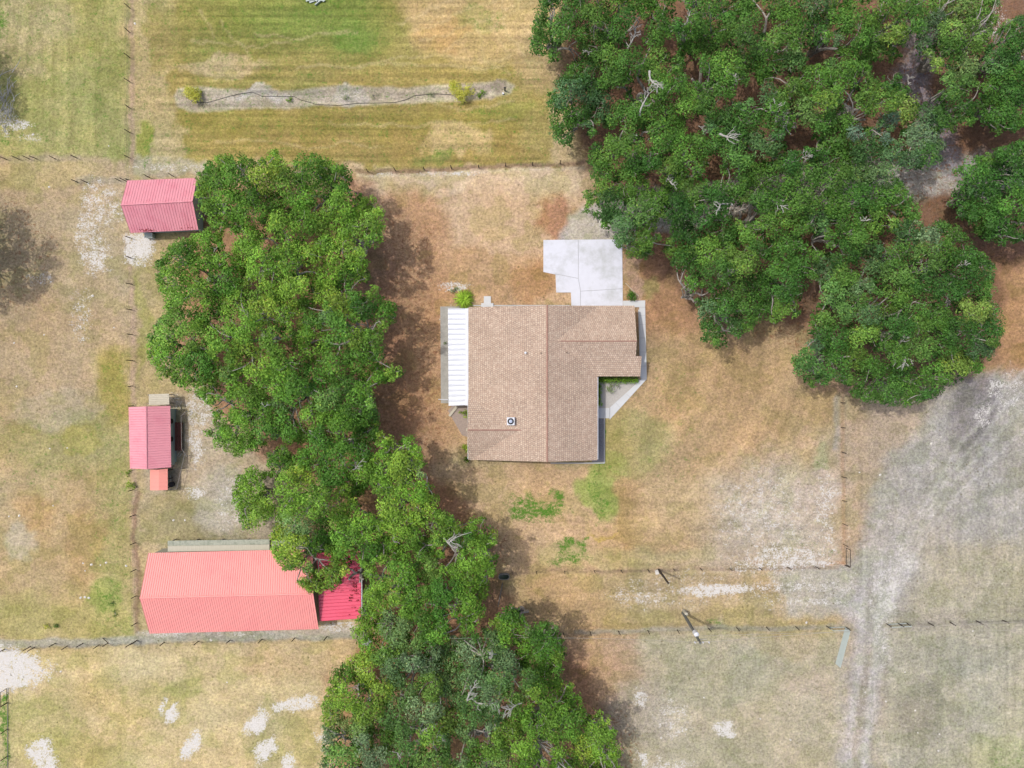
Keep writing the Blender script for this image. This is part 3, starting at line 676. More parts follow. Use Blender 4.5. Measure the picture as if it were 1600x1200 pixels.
s1, w = shed('storage_shed', 'pink metal roofed shed with grey green walls at the upper left fence corner', M['pink'], M['greenwall'],
             (199, 282), (308, 278), (204, 364), (310, 359), (189, 320.5), (301, 314.5), 2.3, 3.85, 26)
p = P(314, 330, 1); b = MB(); b.box((w[1].x + .05, (w[1].y + w[2].y) / 2 - .3, 1.0), (.08, 1.0, 2.0)); b.build('door', M['cream'], s1)
b = MB()
for k in range(12):
    p = P(322 + k * 2.7, 326, .4); b.box((p.x, p.y, .38), (.18, 1.25, .05))
b.box((P(337, 326, 0).x, P(0, 321, 0).y, .18), (2.4, .08, .34)); b.build('deck', M['greywood'], s1)
b = MB(); p = P(232, 367.5, .8); b.box((p.x, p.y, .8), (.95, .6, .1)); b.box((p.x, p.y, .4), (.85, .5, .74)); bx_ = b.build('cabinet', M['galv']); tag(bx_, 'small grey green cabinet against the south wall of the upper pink shed', 'cabinet')
s2, w = shed('poultry_shed', 'small pink metal roofed shed by the left fence, dark pens on its right', M['pink2'], M['greenwall'],
             (201, 636), (203, 732), (266, 634), (267.5, 730), (228.3, 635), (229.5, 733), 2.2, 3.15, 25)
for v in (658, 686):
    p = P(271, v, 1.1); b = MB(); b.tube([(w[3].x - .02, p.y, 1.15), (w[3].x + .12, p.y, 1.15)], .3, 14); b.build('vent', M['black'], s2)
b = MB(); b.box((w[3].x + .02, P(0, 722, 1).y, 1.0), (.05, .7, 1.5)); b.build('door', M['galv'], s2)
q = [P(232.5, 616, 2.0), P(264, 615, 2.0), P(232.5, 633, 2.15), P(264.5, 632, 2.15)]
lt = thing('lean_to', (P(248, 624).x, P(248, 624).y, 0), 'small beige corrugated lean-to against the upper end of the left pink shed', 'lean-to')
corr('roof', [tuple(x) for x in (q[0], q[2], q[1], q[3])], 6, .03, M['beige'], lt)
for (u, v) in ((236, 617), (263, 616.5), (236, 630), (263, 630)):
    p = P(u, v, 1); b = MB(); b.box((p.x + .1, p.y, .97), (.09, .09, 1.94)); b.build('post', M['greywood'], lt)
cp = thing('coop', (P(248, 750).x, P(248, 750).y, 0), 'narrow chicken coop with orange pink metal roof below the left pink shed', 'coop')
z1, z2 = 1.75, 1.95
corr('roof', [tuple(P(234.5, 733.5, z1)), tuple(P(234.5, 766, z1)), tuple(P(248.5, 733.5, z2)), tuple(P(248.5, 766, z2))], 5, .012, M['orange'], cp)
corr('roof', [tuple(P(262, 732, z1)), tuple(P(262, 765.5, z1)), tuple(P(248.5, 733.5, z2)), tuple(P(248.5, 766, z2))], 5, .012, M['orange'], cp)
b = MB()
c0 = P(236, 735, z1); c1 = P(260, 764, z1); 
for x in (c0.x + .1, c1.x - .1):
    for y in (c0.y - .05, (c0.y + c1.y) / 2, c1.y + .1): b = MB(); b.box((x, y, .85), (.09, .09, 1.7)); b.build('post', M['darkwood'], cp)
b = MB(); b.box(((c0.x + c1.x) / 2, c0.y - .8, .9), (c1.x - c0.x - .4, 1.2, .9)); b.build('nest_box', M['greywood'], cp)
# pen clutter by the shed
b = MB(); p = P(279, 682, .5)
for k in (-.3, 0, .3): b.box((p.x + k, p.y, .5), (.24, 3.4, .05))
for k in (-1.5, 0, 1.5): b.box((p.x, p.y + k, .24), (.7, .1, .46))
tag(b.build('bench', M['rust']), 'long dark red wooden bench along the right wall of the left pink shed', 'bench')
pen = thing('pen_frame', P(286, 690), 'pale pipe frame of an animal pen in the shadow right of the left pink shed', 'pen')
b = MB()
for (a, c) in (((283, 650, .9), (284, 702, .9)), ((284, 702, .9), (292, 713, .9)), ((283, 650, .9), (291, 643, .9)), ((289, 708, .9), (276, 764, .9)), ((276, 764, .9), (264, 765, .9))):
    b.tube([P(*a), P(*c)], .035, 5)
for a in ((283, 650), (284, 702), (292, 713), (291, 643), (283, 676), (276, 764), (283, 736)): p = P(*a, .9); b.tube([(p.x, p.y, 0), p], .03, 5)
b.build('rail', M['greywood'], pen)
k = 0
for (a, c, lab) in (((277, 712), (280, 707), 'pale short board lying at the lower end of the red bench'), ((280, 714), (284, 708), 'second pale board lying beside the lower end of the red bench'),
               ((266, 742), (267, 752), 'pale plank in the shade right of the coop'), ((268, 622), (279, 632), 'pale pole lying right of the beige lean-to'), ((279, 631), (283, 640), 'short pale pole above the pens of the left pink shed')):
    b = MB(); b.tube([P(*a, .1), P(*c, .12)], .07, 5); tag(b.build('plank', M['beige']), lab, 'plank', 'pale boards lying about the left pink shed')
b = MB(); p = P(268, 757, .3); b.tube([(p.x, p.y, 0), (p.x, p.y, .45)], [.3, .34], 12); tag(b.build('bucket', M['black']), 'black tub in the shade beside the orange roofed coop', 'tub')

# ---- barn
he, hr = 3.0, 4.4
barn = thing('barn', (P(355, 930).x, P(355, 930).y, 0), 'large barn with pale salmon pink metal gable roof, bottom left', 'barn')
A0, A1, B0, B1, R0, R1 = P(232, 864, he), P(489, 858, he), P(234, 990, he), P(498, 983, he), P(218.5, 934.5, hr), P(489.5, 928, hr)
corr('roof', [tuple(A0), tuple(A1), tuple(R0), tuple(R1)], 76, .045, M['salmon'], barn)
corr('roof', [tuple(B0), tuple(B1), tuple(R0), tuple(R1)], 76, .045, M['salmon'], barn)
b = MB(); b.tube([R0, R1], .1, 5); b.build('ridge_cap', M['salmon'], barn)
w = [Vector((A0.x + .3, A0.y - .15, 0)), Vector((A1.x - .45, A1.y - .15, 0)), Vector((B1.x - .45, B1.y + .35, 0)), Vector((B0.x + .3, B0.y + .35, 0))]
b = MB()
for i in range(4):
    p, q = w[i], w[(i + 1) % 4]; up = Vector((0, 0, he - .06))
    if i % 2: m_ = (p + q) / 2; m_.z = hr - .15; b.poly([p, q, q + up, m_, p + up])
    else: b.poly([p, q, q + up, p + up])
b.build('wall', M['cream'], barn)
b = MB(); b.box((w[3].x - .03, (w[0].y + w[3].y) / 2, 1.4), (.08, 3.2, 2.8)); b.build('door', M['white'], barn)
aw = thing('awning', (P(370, 850).x, P(370, 850).y, 0), 'mossy grey and cream panel lean-to along the top wall of the salmon roofed barn', 'lean-to')
for (u0, u1) in ((262, 421), (424.5, 487)):
    f = lambda u: -3.5 * (u - 262) / 225
    corr('roof', [tuple(P(u0, 845 + f(u0), 2.0)), tuple(P(u1, 845 + f(u1), 2.0)), tuple(P(u0, 853 + f(u0), 2.08)), tuple(P(u1, 853 + f(u1), 2.08))], int((u1 - u0) / 2.3), .02, M['moss'], aw, .03)
    corr('roof', [tuple(P(u0, 853.2 + f(u0), 2.12)), tuple(P(u1, 853.2 + f(u1), 2.12)), tuple(P(u0, 862 + f(u0), 2.4)), tuple(P(u1, 862 + f(u1), 2.4))], int((u1 - u0) / 6), .01, M['cream'], aw, .03)
for u in (264, 300, 340, 380, 418, 450, 484):
    p = P(u, 846, 1.9); b = MB(); b.box((p.x, p.y - .12, .97), (.1, .1, 1.94)); b.build('post', M['greywood'], aw)
lr = thing('carport', (P(530, 910).x, P(530, 910).y, 0), 'bright red metal lean-to roof at the right end of the salmon roofed barn', 'lean-to')
q0, q1, q2, q3 = P(494, 864, 2.75), P(499.5, 970.5, 2.75), P(563.5, 860, 2.3), P(564, 966, 2.3)
corr('roof', [tuple(x) for x in (q0, q1, q2, q3)], 20, .045, M['redroof'], lr, .03, 4)
for (u, v) in ((561, 864), (562, 895), (563, 928), (562, 960)):
    p = P(u, v, 1.1); b = MB(); b.box((p.x - .1, p.y, 1.12), (.12, .12, 2.24)); b.build('post', M['greywood'], lr)
b = MB(); b.tube([P(565, 860, 2.22), P(565.5, 966, 2.22)], .06, 5); b.build('gutter', M['white'], lr)
# fallen leaves in heaps on the red roof
def leafpile(pts, name, label, zf):
    co = []; tn = []
    for (u, v, r, n_) in pts:
        for _ in range(int(n_ * .35)):
            a = random.random() * 6.28; d = r * math.sqrt(random.random()); uu, vv = u + d * math.cos(a) * 1.6, v + d * math.sin(a) * .6
            p = P(uu, vv, zf(uu)); p.z += .05 + random.random() * .05
            t_ = Vector((random.gauss(0, 1), random.gauss(0, 1), random.gauss(0, .3))).normalized() * .09; s_ = t_.cross(Vector((random.gauss(0, .4), random.gauss(0, .4), 1))).normalized() * .05
            co += [p + t_, p + s_, p - t_, p - s_]; k = random.uniform(.6, 1.2); c = alb(170, 66, 70); tn += [(c[0] * k, c[1] * k, c[2] * k)] * 4
    o = np_mesh(name, np.array(co), np.arange(len(co)).reshape(-1, 4), M['leaf'], None, np.array(tn)); tag(o, label, 'leaves', kind='stuff'); return o
leafpile([(551, 903, 3, 40), (555, 911, 3, 30), (556, 916, 3, 40), (557, 922, 3.5, 40), (549, 922, 2, 16), (557, 927, 2.5, 26), (548, 934, 2.5, 40), (549, 930, 1.5, 16), (547, 938, 2, 20), (559, 938, 2, 16), (519, 924, 1.8, 16), (553, 949, 1.8, 12), (558, 954, 1.8, 12), (546, 960, 1.2, 8), (535, 923, 1.2, 6), (550, 880, 3, 30), (556, 890, 3, 30)],
         'leaf_litter', 'brown fallen leaves caught on the ribs of the red lean-to roof', lambda u: 2.75 - .45 * (u - 495) / 69)

leafpile([(220, 359, 2, 14), (226, 360, 3, 26), (233, 359, 3, 26), (240, 360, 2, 10), (298, 355, 3, 14), (286, 357, 2, 8)], 'leaf_litter', 'brown leaves and grime on the lower edge of the upper pink shed roof', lambda u: 2.42)
# ------------------------------------------------------------------ fences
def fence(name, label, pts, ph=1.25, posts=None, wires=(.35, .75, 1.15), pr=.055, cat='fence', fabric=None):
    base = P(*pts[0]); t = thing(name, base, label, cat)
    allp = posts if posts else pts
    for (u, v) in allp:
        p = P(u, v); h_ = ph * random.uniform(.94, 1.08); b = MB(); lx, ly = random.gauss(0, .03), random.gauss(0, .03)
        b.tube([(p.x, p.y, -.05), (p.x + lx, p.y + ly, h_)], [pr, pr * .9], 6); b.build('post', M['post'], t)
    for z in wires:
        b = MB(); b.tube([P(u, v) + Vector((0, 0, z)) for u, v in pts], .006, 3); b.build('wire', M['wire'], t)
    if fabric:
        b = MB()
        for (a, c) in zip(pts[:-1], pts[1:]):
            a_, c_ = P(*a), P(*c); d = Vector((.02, 0, 0)); b.poly([a_ + Vector((0, 0, .1)), c_ + Vector((0, 0, .1)), c_ + Vector((0, 0, ph)), a_ + Vector((0, 0, ph))])
            b.poly([c_ + d + Vector((0, 0, .1)), a_ + d + Vector((0, 0, .1)), a_ + d + Vector((0, 0, ph)), c_ + d + Vector((0, 0, ph))])
        b.build('screen', M[fabric], t)
    return t
fence('wire_fence', 'post and wire fence running down the left side from the top edge to the shed', [(203, y) for y in (-30, 13, 51, 90, 128, 169, 207, 247, 283)])
fence('wire_fence', 'post and wire fence between the upper pink shed and small left pink shed', [(204, 372), (205, 403), (205.5, 444), (206, 484), (207, 523), (207, 563), (208, 603), (209, 634)])
fence('wire_fence', 'post and wire fence between the small left shed and the salmon roofed barn corner', [(209, 765), (211, 804.5), (212, 848), (212, 890), (213, 931), (214, 973), (215, 1000)])
fence('wire_fence', 'short post and wire fence at the far left, above the pale pasture', [(-20, 249), (10, 249), (30, 249), (46, 248.5), (58, 248.5), (87, 248.5), (120, 247)])
fence('wire_fence', 'short post and wire fence joining the upper pink shed from the left', [(121, 284.5), (136, 285), (188, 283), (197, 283)])
fence('wire_fence', 'wire fence along the top of the upper pink shed running in under the oaks', [(205, 283), (234, 277.5), (271, 275.5), (313, 273), (355, 272)])
fence('wire_fence', 'wire fence across the top yard between left oaks and large oak grove', [(530, 270), (575, 268.5), (618, 267), (663, 265.5), (706, 264), (748, 262), (790, 260), (832, 258.5), (875, 256), (918, 254), (960, 252)])
fence('wire_fence', 'upper of the two wire fences at the bottom left, ending by the barn corner', [(-20, 1014), (8, 1014), (48, 1010), (87, 1005), (130, 1005), (169, 1005), (213, 1001)])
fence('wire_fence', 'lower of the two wire fences at the bottom left, running on below the barn', [(54, 1011.5), (106, 1009), (155, 1007.5), (206, 1005), (257, 1003.5), (310, 1002), (360, 1000), (410, 998.5), (461, 996.5), (511, 994.5), (560, 992)])
b = MB(); b.tube([P(160.5, 997, .05), P(169, 1005, 1.0)], .05, 5); tag(b.build('fence_brace', M['post']), 'slanting brace post at the bottom left fence', 'brace post')
fence('wire_fence', 'wire fence at the bottom left edge over a strip of green grass', [(12, 1098), (12, 1139), (12, 1181), (12, 1225)], 1.25, wires=(.08, .3, .5, .7, .9, 1.15))
b = MB(); b.tube([P(12, 1098, .04), P(12, 1230, .04)], .035, 5); tag(b.build('timber_edging', M['greywood']), 'dark ground rail below the bottom left wire fence', 'rail')
fence('wire_fence', 'wire fence along the lower side of the brown yard, past the short pole', [(800, 894), (838, 892.5), (882, 892), (928, 891), (970, 890.5), (1012, 890), (1052, 889), (1094, 888), (1140, 887.5), (1186, 887), (1230, 886), (1274, 885), (1320, 883)], pr=.045)
fence('wire_fence', 'wire fence on the right side of the brown yard, from the oaks to the corner', [(1313, 590), (1313.5, 629), (1314, 668), (1314.5, 706), (1315, 745), (1316, 782), (1316.5, 818), (1317, 850), (1320, 883)], pr=.045)
fence('wire_fence', 'wire fence from the lower oaks past the utility pole to the open gate', [(880, 989), (922, 987), (966, 986), (1012, 985), (1058, 984), (1107, 982), (1151, 980.5), (1197, 979.5), (1243, 979), (1291, 978), (1322, 980)], pr=.05)
fence('wire_fence', 'wire fence running right from the sandy track to the right edge', [(1385, 974.5), (1403, 974), (1416, 973.5), (1450, 973), (1484, 972), (1525, 970), (1566, 969), (1608, 967), (1650, 966)], pr=.065)
def pipegate(name, a, c, hh, label, mesh=True, m='galv'):
    A, B = P(*a), P(*c); t = thing(name, A, label, 'gate'); d = (B - A)
    b = MB()
    for z in (.15, hh): b.tube([A + Vector((0, 0, z)), B + Vector((0, 0, z))], .04, 6)
    for k in (0, 1): b.tube([A + d * k + Vector((0, 0, .15)), A + d * k + Vector((0, 0, hh))], .04, 6)
    b.build('frame', M[m], t)
    if mesh:
        b = MB(); n_ = 7
        for i in range(1, n_): z = .15 + (hh - .15) * i / n_; b.tube([A + Vector((0, 0, z)), B + Vector((0, 0, z))], .045, 5)
        k = int(d.length / .24)
        for i in range(1, k): b.tube([A + d * (i / k) + Vector((0, 0, .15)), A + d * (i / k) + Vector((0, 0, hh))], .035, 4)
        b.build('mesh_panel', M[m], t)
    return t
pipegate('farm_gate', (1320, 980.5), (1305, 1036), 1.35, 'galvanised farm gate swung open beside the sandy track')
pipegate('short_gate', (1295, 980), (1319, 979), 1.3, 'short galvanised panel joining the open farm gate to its fence', False)
pipegate('short_gate', (1386, 975), (1416, 973.3), 1.2, 'short galvanised panel on the right side of the sandy track', False)
pipegate('yard_gate', (1321.5, 856), (1321.5, 882), 1.2, 'small thin pipe gate at the lower right corner of the brown yard', False, 'post')
pipegate('pole_gate', (785, 910), (778.5, 944), 1.1, 'thin pale pipe gate standing below the oval water trough', False, 'greywood')
pipegate('yard_gate', (12, 1075), (12, 1097), 1.2, 'small dark pipe gate at the top of the bottom left wire fence', False, 'post')
# oval trough
tr = thing('water_trough', P(787, 899), 'oval metal stock trough with dark water under the edge of the oaks', 'trough')
def oval(rx, ry, n=20): return [(P(787.5, 899.5).x + rx * math.copysign(abs(math.cos(a)) ** .7, math.cos(a)), P(787.5, 899.5).y + ry * math.copysign(abs(math.sin(a)) ** .7, math.sin(a))) for a in [2 * math.pi * i / n for i in range(n)]]
b = MB(); o1, o2 = oval(.66, .36), oval(.60, .30)
for i in range(20):
    j = (i + 1) % 20
    b.poly([(*o1[i], 0), (*o1[j], 0), (*o1[j], .6), (*o1[i], .6)]); b.poly([(*o1[i], .6), (*o1[j], .6), (*o2[j], .6), (*o2[i], .6)]); b.poly([(*o2[j], 0.02), (*o2[i], 0.02), (*o2[i], .6), (*o2[j], .6)])
b.build('tank', M['greywood'], tr)
b = MB(); b.prism(o2, .05, .45); b.build('water', M['water'], tr)

# ------------------------------------------------------------------ poles
up = thing('utility_pole', P(1067, 957), 'tall leaning-looking wooden utility pole with white transformer by the lower wire fence', 'utility pole')
bp_ = P(1067, 957); tp = P(1094.5, 1005, 9.4)
b = MB(); b.tube([bp_, tp], [.19, .13], 10); b.build('pole', M['pole'], up)
b = MB(); b.tube([bp_ + Vector((.1, .22, 0)), bp_ + Vector((.1, .22, 1.3))], .2, 8); b.build('meter_post', M['cream'], up)
b = MB(); m1 = bp_.lerp(tp, .78); m1 = m1 + Vector((-.05, -.02, 0)); b.tube([m1 + Vector((0, .28, -.5)), m1 + Vector((0, .28, -.42)), m1 + Vector((0, .28, .38)), m1 + Vector((0, .28, .5))], [.2, .27, .27, .12], 14); b.build('transformer', M['white'], up)
b = MB(); b.box((tp.x + .2, tp.y + .02, 9.1), (1.7, .12, .12), .06); b.box((m1.x + .55, m1.y - .15, m1.z + .6), (1.0, .08, .08), .05); b.build('crossarm', M['beige'], up)
for k in (-.55, .3, .95): b = MB(); b.tube([(tp.x + k, tp.y + .03, 9.15), (tp.x + k, tp.y + .03, 9.42)], [.09, .05], 8); b.build('insulator', M['white'], up)
b = MB(); b.tube([bp_ + Vector((.16, 0, .3)), m1 + Vector((.22, .1, -.5))], .025, 4); b.build('ground_wire', M['white'], up)
def wirecurve(a, c, sag): return [a.lerp(c, t / 10) - Vector((0, 0, sag * 4 * (t / 10) * (1 - t / 10))) for t in range(11)]
b = MB(); b.tube(wirecurve(Vector((tp.x + .3, tp.y, 9.2)), P(1700, 968, 9), .8), .017, 4); b.tube(wirecurve(Vector((m1.x + .4, m1.y, m1.z)), P(1700, 985, 7), .6), .014, 4)
b.tube(wirecurve(Vector((tp.x - .3, tp.y, 9.2)), P(700, 998, 9), .8), .014, 4); b.build('power_line', M['line'], up)
b = MB(); b.tube([P(1029, 890), P(1044.3, 911.5, 5.6)], [.14, .11], 8); tag(b.build('wooden_post', M['darkwood']), 'dark bare wooden pole standing on the yard fence above the white sand strip', 'pole')
b = MB(); p = P(1026.5, 894, .2); b.box((p.x, p.y, .15), (.4, .5, .3), .2); tag(b.build('utility_box', M['stone']), 'small white box at the foot of the dark bare pole', 'box')

# ------------------------------------------------------------------ foliage generator
def leaf_cloud(C, R, T, dens=95, L=.34, Wd=.2, flat=.78, r_=None, sub=True, lower=-.25, jit=.2, up=.55):
    """C centres, R radii, T tints -> vertices (4 per leaf spray), colours"""
    r_ = r_ if r_ is not None else rng
    n = np.maximum((dens * R ** 2).astype(int), 12); cid = np.repeat(np.arange(len(R)), n); N = len(cid)
    if sub:
        K = 13
        sd = r_.normal(size=(len(R), K, 3)); sd[..., 2] = np.abs(sd[..., 2]) * .95 - .15
        sd /= np.linalg.norm(sd, axis=-1, keepdims=True)
        sr = r_.uniform(.34, .52, (len(R), K)); srad = r_.uniform(.48, .80, (len(R), K)); sti = r_.normal(1, .2, (len(R), K))
        k = r_.integers(0, K, N)
        scn = sd[cid, k] * srad[cid, k][:, None]
        d = r_.normal(size=(N, 3)); d /= np.linalg.norm(d, axis=1, keepdims=True); d[:, 2] = np.where(d[:, 2] < lower, -d[:, 2], d[:, 2])
        rr = sr[cid, k] * r_.uniform(.62, 1.08, N)
        pos = scn + d * rr[:, None]; tf = sti[cid, k]
        nrm = d * .8 + pos * .5
    else:
        d = r_.normal(size=(N, 3)); d /= np.linalg.norm(d, axis=1, keepdims=True); d[:, 2] = np.where(d[:, 2] < lower, -d[:, 2], d[:, 2])
        pos = d * r_.uniform(.6, 1.05, N)[:, None]; nrm = d; tf = np.ones(N)
    nrm = nrm + np.array([0, 0, up]) + r_.normal(size=(N, 3)) * .50
    nrm /= np.linalg.norm(nrm, axis=1, keepdims=True)
    pos = pos * np.array([1, 1, flat]) * R[cid][:, None] + C[cid] + r_.normal(size=(N, 3)) * jit * .3
    t = np.cross(nrm, r_.normal(size=(N, 3))); t /= np.linalg.norm(t, axis=1, keepdims=True); s = np.cross(nrm, t)
    ll = L * r_.uniform(.6, 1.35, N) / 2; ww = Wd * r_.uniform(.6, 1.3, N) / 2
    off = r_.uniform(-.35, .35, N)[:, None]
    v = np.stack([pos + t * ll[:, None], pos + s * ww[:, None] + t * off * ll[:, None], pos - t * ll[:, None], pos - s * ww[:, None] + t * off * ll[:, None]], 1).reshape(-1, 3)
    col = T[cid] * (tf * r_.normal(1, .25, N)).clip(.45, 1.7)[:, None]
    g_ = r_.random(N) < .05; col[g_] = col[g_] * np.array([1.5, 1.15, .9])
    return v, np.repeat(col, 4, 0).clip(.004, .5), cid

def foliage_obj(name, v, col, parent):
    return np_mesh(name, v, np.arange(len(v)).reshape(-1, 4), M['leaf'], parent, col)

PAL_K = {0: (1.08, 1.2, 1.5), 1: (1.14, 1.24, 1.5), 3: (.76, .91, 1.42), 4: (.70, .88, 1.4), 5: (.70, .88, 1.4), 2: (.98, 1.08, 1.3)}
DK = np.array(alb(86, 132, 48)[:3]); MD = np.array(alb(124, 168, 56)[:3]); LT = np.array(alb(158, 194, 70)[:3]); YL = np.array(alb(188, 204, 78)[:3]); GY_ = np.array(alb(142, 162, 112)[:3])

def pack(poly, holes, rmin, rmax, r_, tries=5000, ov=.66):
    xs = [p[0] for p in poly]; ys = [p[1] for p in poly]
    # roughen the outline a little
    cu = r_.uniform(min(xs), max(xs), tries); cv = r_.uniform(min(ys), max(ys), tries)
    ok = inside(poly, cu, cv)
    for h_ in holes: ok &= ~inside(h_, cu, cv)
    cu, cv = cu[ok], cv[ok]; d = segdist(poly, cu, cv)
    for h_ in holes: d = np.minimum(d, segdist(h_, cu, cv))
    rad = np.minimum(np.maximum(d * 1.0 + 1.5, 0), r_.uniform(rmax * .62, rmax, len(cu)))
    keep = rad > rmin; cu, cv, rad = cu[keep], cv[keep], rad[keep]
    order = np.argsort(-rad + r_.uniform(-3, 3, len(rad))); out = []
    for i in order:
        if out:
            o = np.array(out); dd = np.hypot(o[:, 0] - cu[i], o[:, 1] - cv[i])
            if np.any(dd < ov * (o[:, 2] + rad[i])): continue
        out.append((cu[i], cv[i], rad[i]))
    return np.array(out)

# groves: outline polygon, holes, trees (u, v, radius, top height, tint mix, label)
GROVES = []
GROVES.append(dict(poly=[(312, 262), (345, 240), (380, 244), (405, 250), (430, 230), (452, 258), (485, 238), (520, 252), (553, 268), (546, 300), (588, 308), (604, 340), (598, 378), (572, 400), (580, 440), (604, 466), (628, 486), (618, 505), (598, 520), (600, 562), (630, 574), (634, 590), (604, 598), (580, 606), (590, 636), (594, 662), (560, 668), (520, 655), (505, 672), (470, 700), (430, 686), (404, 704), (372, 714), (342, 702), (314, 682), (336, 652), (320, 628), (286, 604), (250, 590), (232, 560), (228, 528), (250, 498), (262, 478), (245, 452), (246, 410), (262, 386), (300, 368), (330, 356), (312, 330), (303, 300)],
    holes=[[(350, 352), (366, 372), (364, 400), (352, 392)], [(560, 440), (578, 446), (570, 456), (552, 452)], [(338, 625), (366, 632), (352, 648)], [(340, 560), (352, 556), (352, 572)], [(494, 474), (504, 480), (500, 488), (492, 484)], [(555, 505), (582, 498), (590, 510), (562, 514)], [(455, 488), (464, 500), (460, 510)], [(395, 435), (404, 445), (400, 452)]],
    trees=[(372, 298, 60, 10.5, 'm', 'bright green oak beside the upper pink shed, top left of its grove'),
           (498, 300, 60, 10.5, 'm', 'bright green oak at the top of the left grove, just below the top yard fence'),
           (552, 370, 48, 11, 'l', 'pale green oak crown bulging right towards the bare yard, its shadow on brown ground'),
           (310, 430, 56, 10, 'm', 'oak on the left rim of the left grove, below the upper pink shed'),
           (445, 400, 58, 11.5, 'l', 'yellowish green oak in the upper middle of the left grove'),
           (285, 545, 52, 9.5, 'd', 'dark oak on the left rim of the left grove, nearest the side fence'),
           (395, 520, 60, 12, 'm', 'broad oak in the very middle of the left grove'),
           (540, 510, 62, 11, 'm', 'oak with a tip reaching towards the white porch roof'),
           (460, 610, 56, 11, 'd', 'dark leaved oak in the lower middle of the left grove'),
           (365, 650, 52, 9.5, 'm', 'oak at the lower left end of the left grove, beside the small pink shed pens'),
           (562, 625, 40, 10, 'd', 'small dark oak crown at the lower right of the left grove')]))
GROVES.append(dict(poly=[(368, 742), (395, 728), (420, 735), (414, 712), (440, 696), (470, 700), (500, 660), (530, 630), (552, 640), (590, 632), (592, 662), (605, 684), (640, 678), (664, 705), (664, 742), (684, 768), (688, 800), (712, 806), (724, 824), (740, 812), (756, 806), (776, 828), (778, 890), (764, 905), (762, 950), (740, 990), (700, 1000), (640, 1030), (590, 1040), (566, 1018), (548, 985), (562, 955), (572, 905), (556, 872), (540, 905), (528, 918), (490, 930), (462, 912), (474, 885), (444, 892), (424, 862), (420, 830), (436, 800), (402, 832), (378, 825), (364, 790)],
    holes=[[(412, 750), (430, 746), (432, 764), (416, 766)], [(576, 762), (592, 770), (590, 800), (560, 800), (560, 780)], [(485, 870), (505, 862), (512, 884), (492, 890)], [(586, 1002), (600, 996), (602, 1006)], [(700, 960), (716, 965), (720, 990), (706, 992)], [(588, 880), (604, 882), (600, 900), (590, 898)], [(690, 850), (712, 850), (712, 880), (696, 884)], [(492, 715), (500, 716), (498, 730)], [(580, 705), (590, 700), (592, 712)], [(640, 860), (650, 862), (648, 876)]],
    trees=[(397, 780, 42, 7.5, 'm', 'small round dark oak standing apart, left of the middle grove'),
           (438, 722, 30, 7, 'm', 'small round bushy oak in the gap between left and middle groves'),
           (520, 700, 62, 10.5, 'd', 'oak at the top of the middle grove, touching the left grove'),
           (632, 730, 55, 11.5, 'l', 'tall pale green oak with rounded crown nearest the house corner'),
           (480, 780, 58, 10.5, 'y', 'yellow green oak with bleached twigs above the barn'),
           (470, 870, 48, 8.5, 'y', 'yellow green oak leaning over the barn roof and the red lean-to'),
           (580, 830, 55, 10, 'm', 'oak in the middle of the middle grove beside the dark gap'),
           (620, 790, 40, 11, 'l', 'light green oak crown below the tall one by the house'),
           (690, 850, 55, 10, 'm', 'oak carrying a long bleached bare limb, right of the middle grove'),
           (750, 880, 42, 10, 'm', 'oak at the right rim of the middle grove beside the water trough'),
           (610, 930, 58, 10, 'm', 'oak right of the red lean-to, lower middle grove'),
           (690, 960, 58, 10.5, 'd', 'dark oak between the middle grove and the bottom grove'),
           (552, 905, 26, 8, 'm', 'small oak crown hanging over the right edge of the red lean-to'),
           (590, 985, 48, 8.5, 'm', 'oak below the red lean-to, on the bottom fence line')]))
GROVES.append(dict(poly=[(600, 1012), (560, 1018), (524, 1038), (512, 1075), (502, 1110), (505, 1150), (495, 1240), (975, 1240), (966, 1180), (960, 1130), (940, 1108), (918, 1112), (906, 1090), (900, 1070), (878, 1062), (884, 1016), (870, 974), (846, 968), (832, 984), (812, 950), (792, 940), (780, 958), (750, 985), (700, 996), (640, 1025)],
    holes=[[(745, 1128), (760, 1132), (755, 1158), (742, 1156)], [(706, 1156), (730, 1158), (722, 1176), (704, 1172)], [(842, 1150), (858, 1160), (856, 1190), (846, 1184)], [(830, 1090), (842, 1100), (836, 1120)], [(692, 1090), (700, 1096), (694, 1106)], [(880, 1150), (890, 1156), (886, 1180)]],
    trees=[(560, 1085, 56, 9.5, 'y', 'yellowish oak with bare twigs at the top left of the bottom grove'),
           (545, 1180, 56, 9.5, 'g', 'greyish green oak at the bottom left of the bottom grove, by white sand patches'),
           (650, 1060, 60, 10.5, 'g', 'dull green oak in the upper left of the bottom grove'),
           (655, 1170, 62, 11, 'g', 'dull oak in the bottom row, second from the left'),
           (770, 1060, 66, 11.5, 'g', 'twiggy grey green oak in the middle of the bottom grove'),
           (810, 975, 38, 9.5, 'd', 'oak at the top tip of the bottom grove, below the water trough'),
           (860, 1015, 40, 9, 'd', 'dark oak on the right rim of the bottom grove with shadow on orange ground'),
           (760, 1170, 58, 11, 'g', 'dull oak in the bottom row, middle of the grove'),
           (850, 1140, 60, 11, 'm', 'bright oak in the bottom row with bleached branches'),
           (940, 1150, 38, 8.5, 'l', 'fresh green oak at the right end of the bottom grove')]))
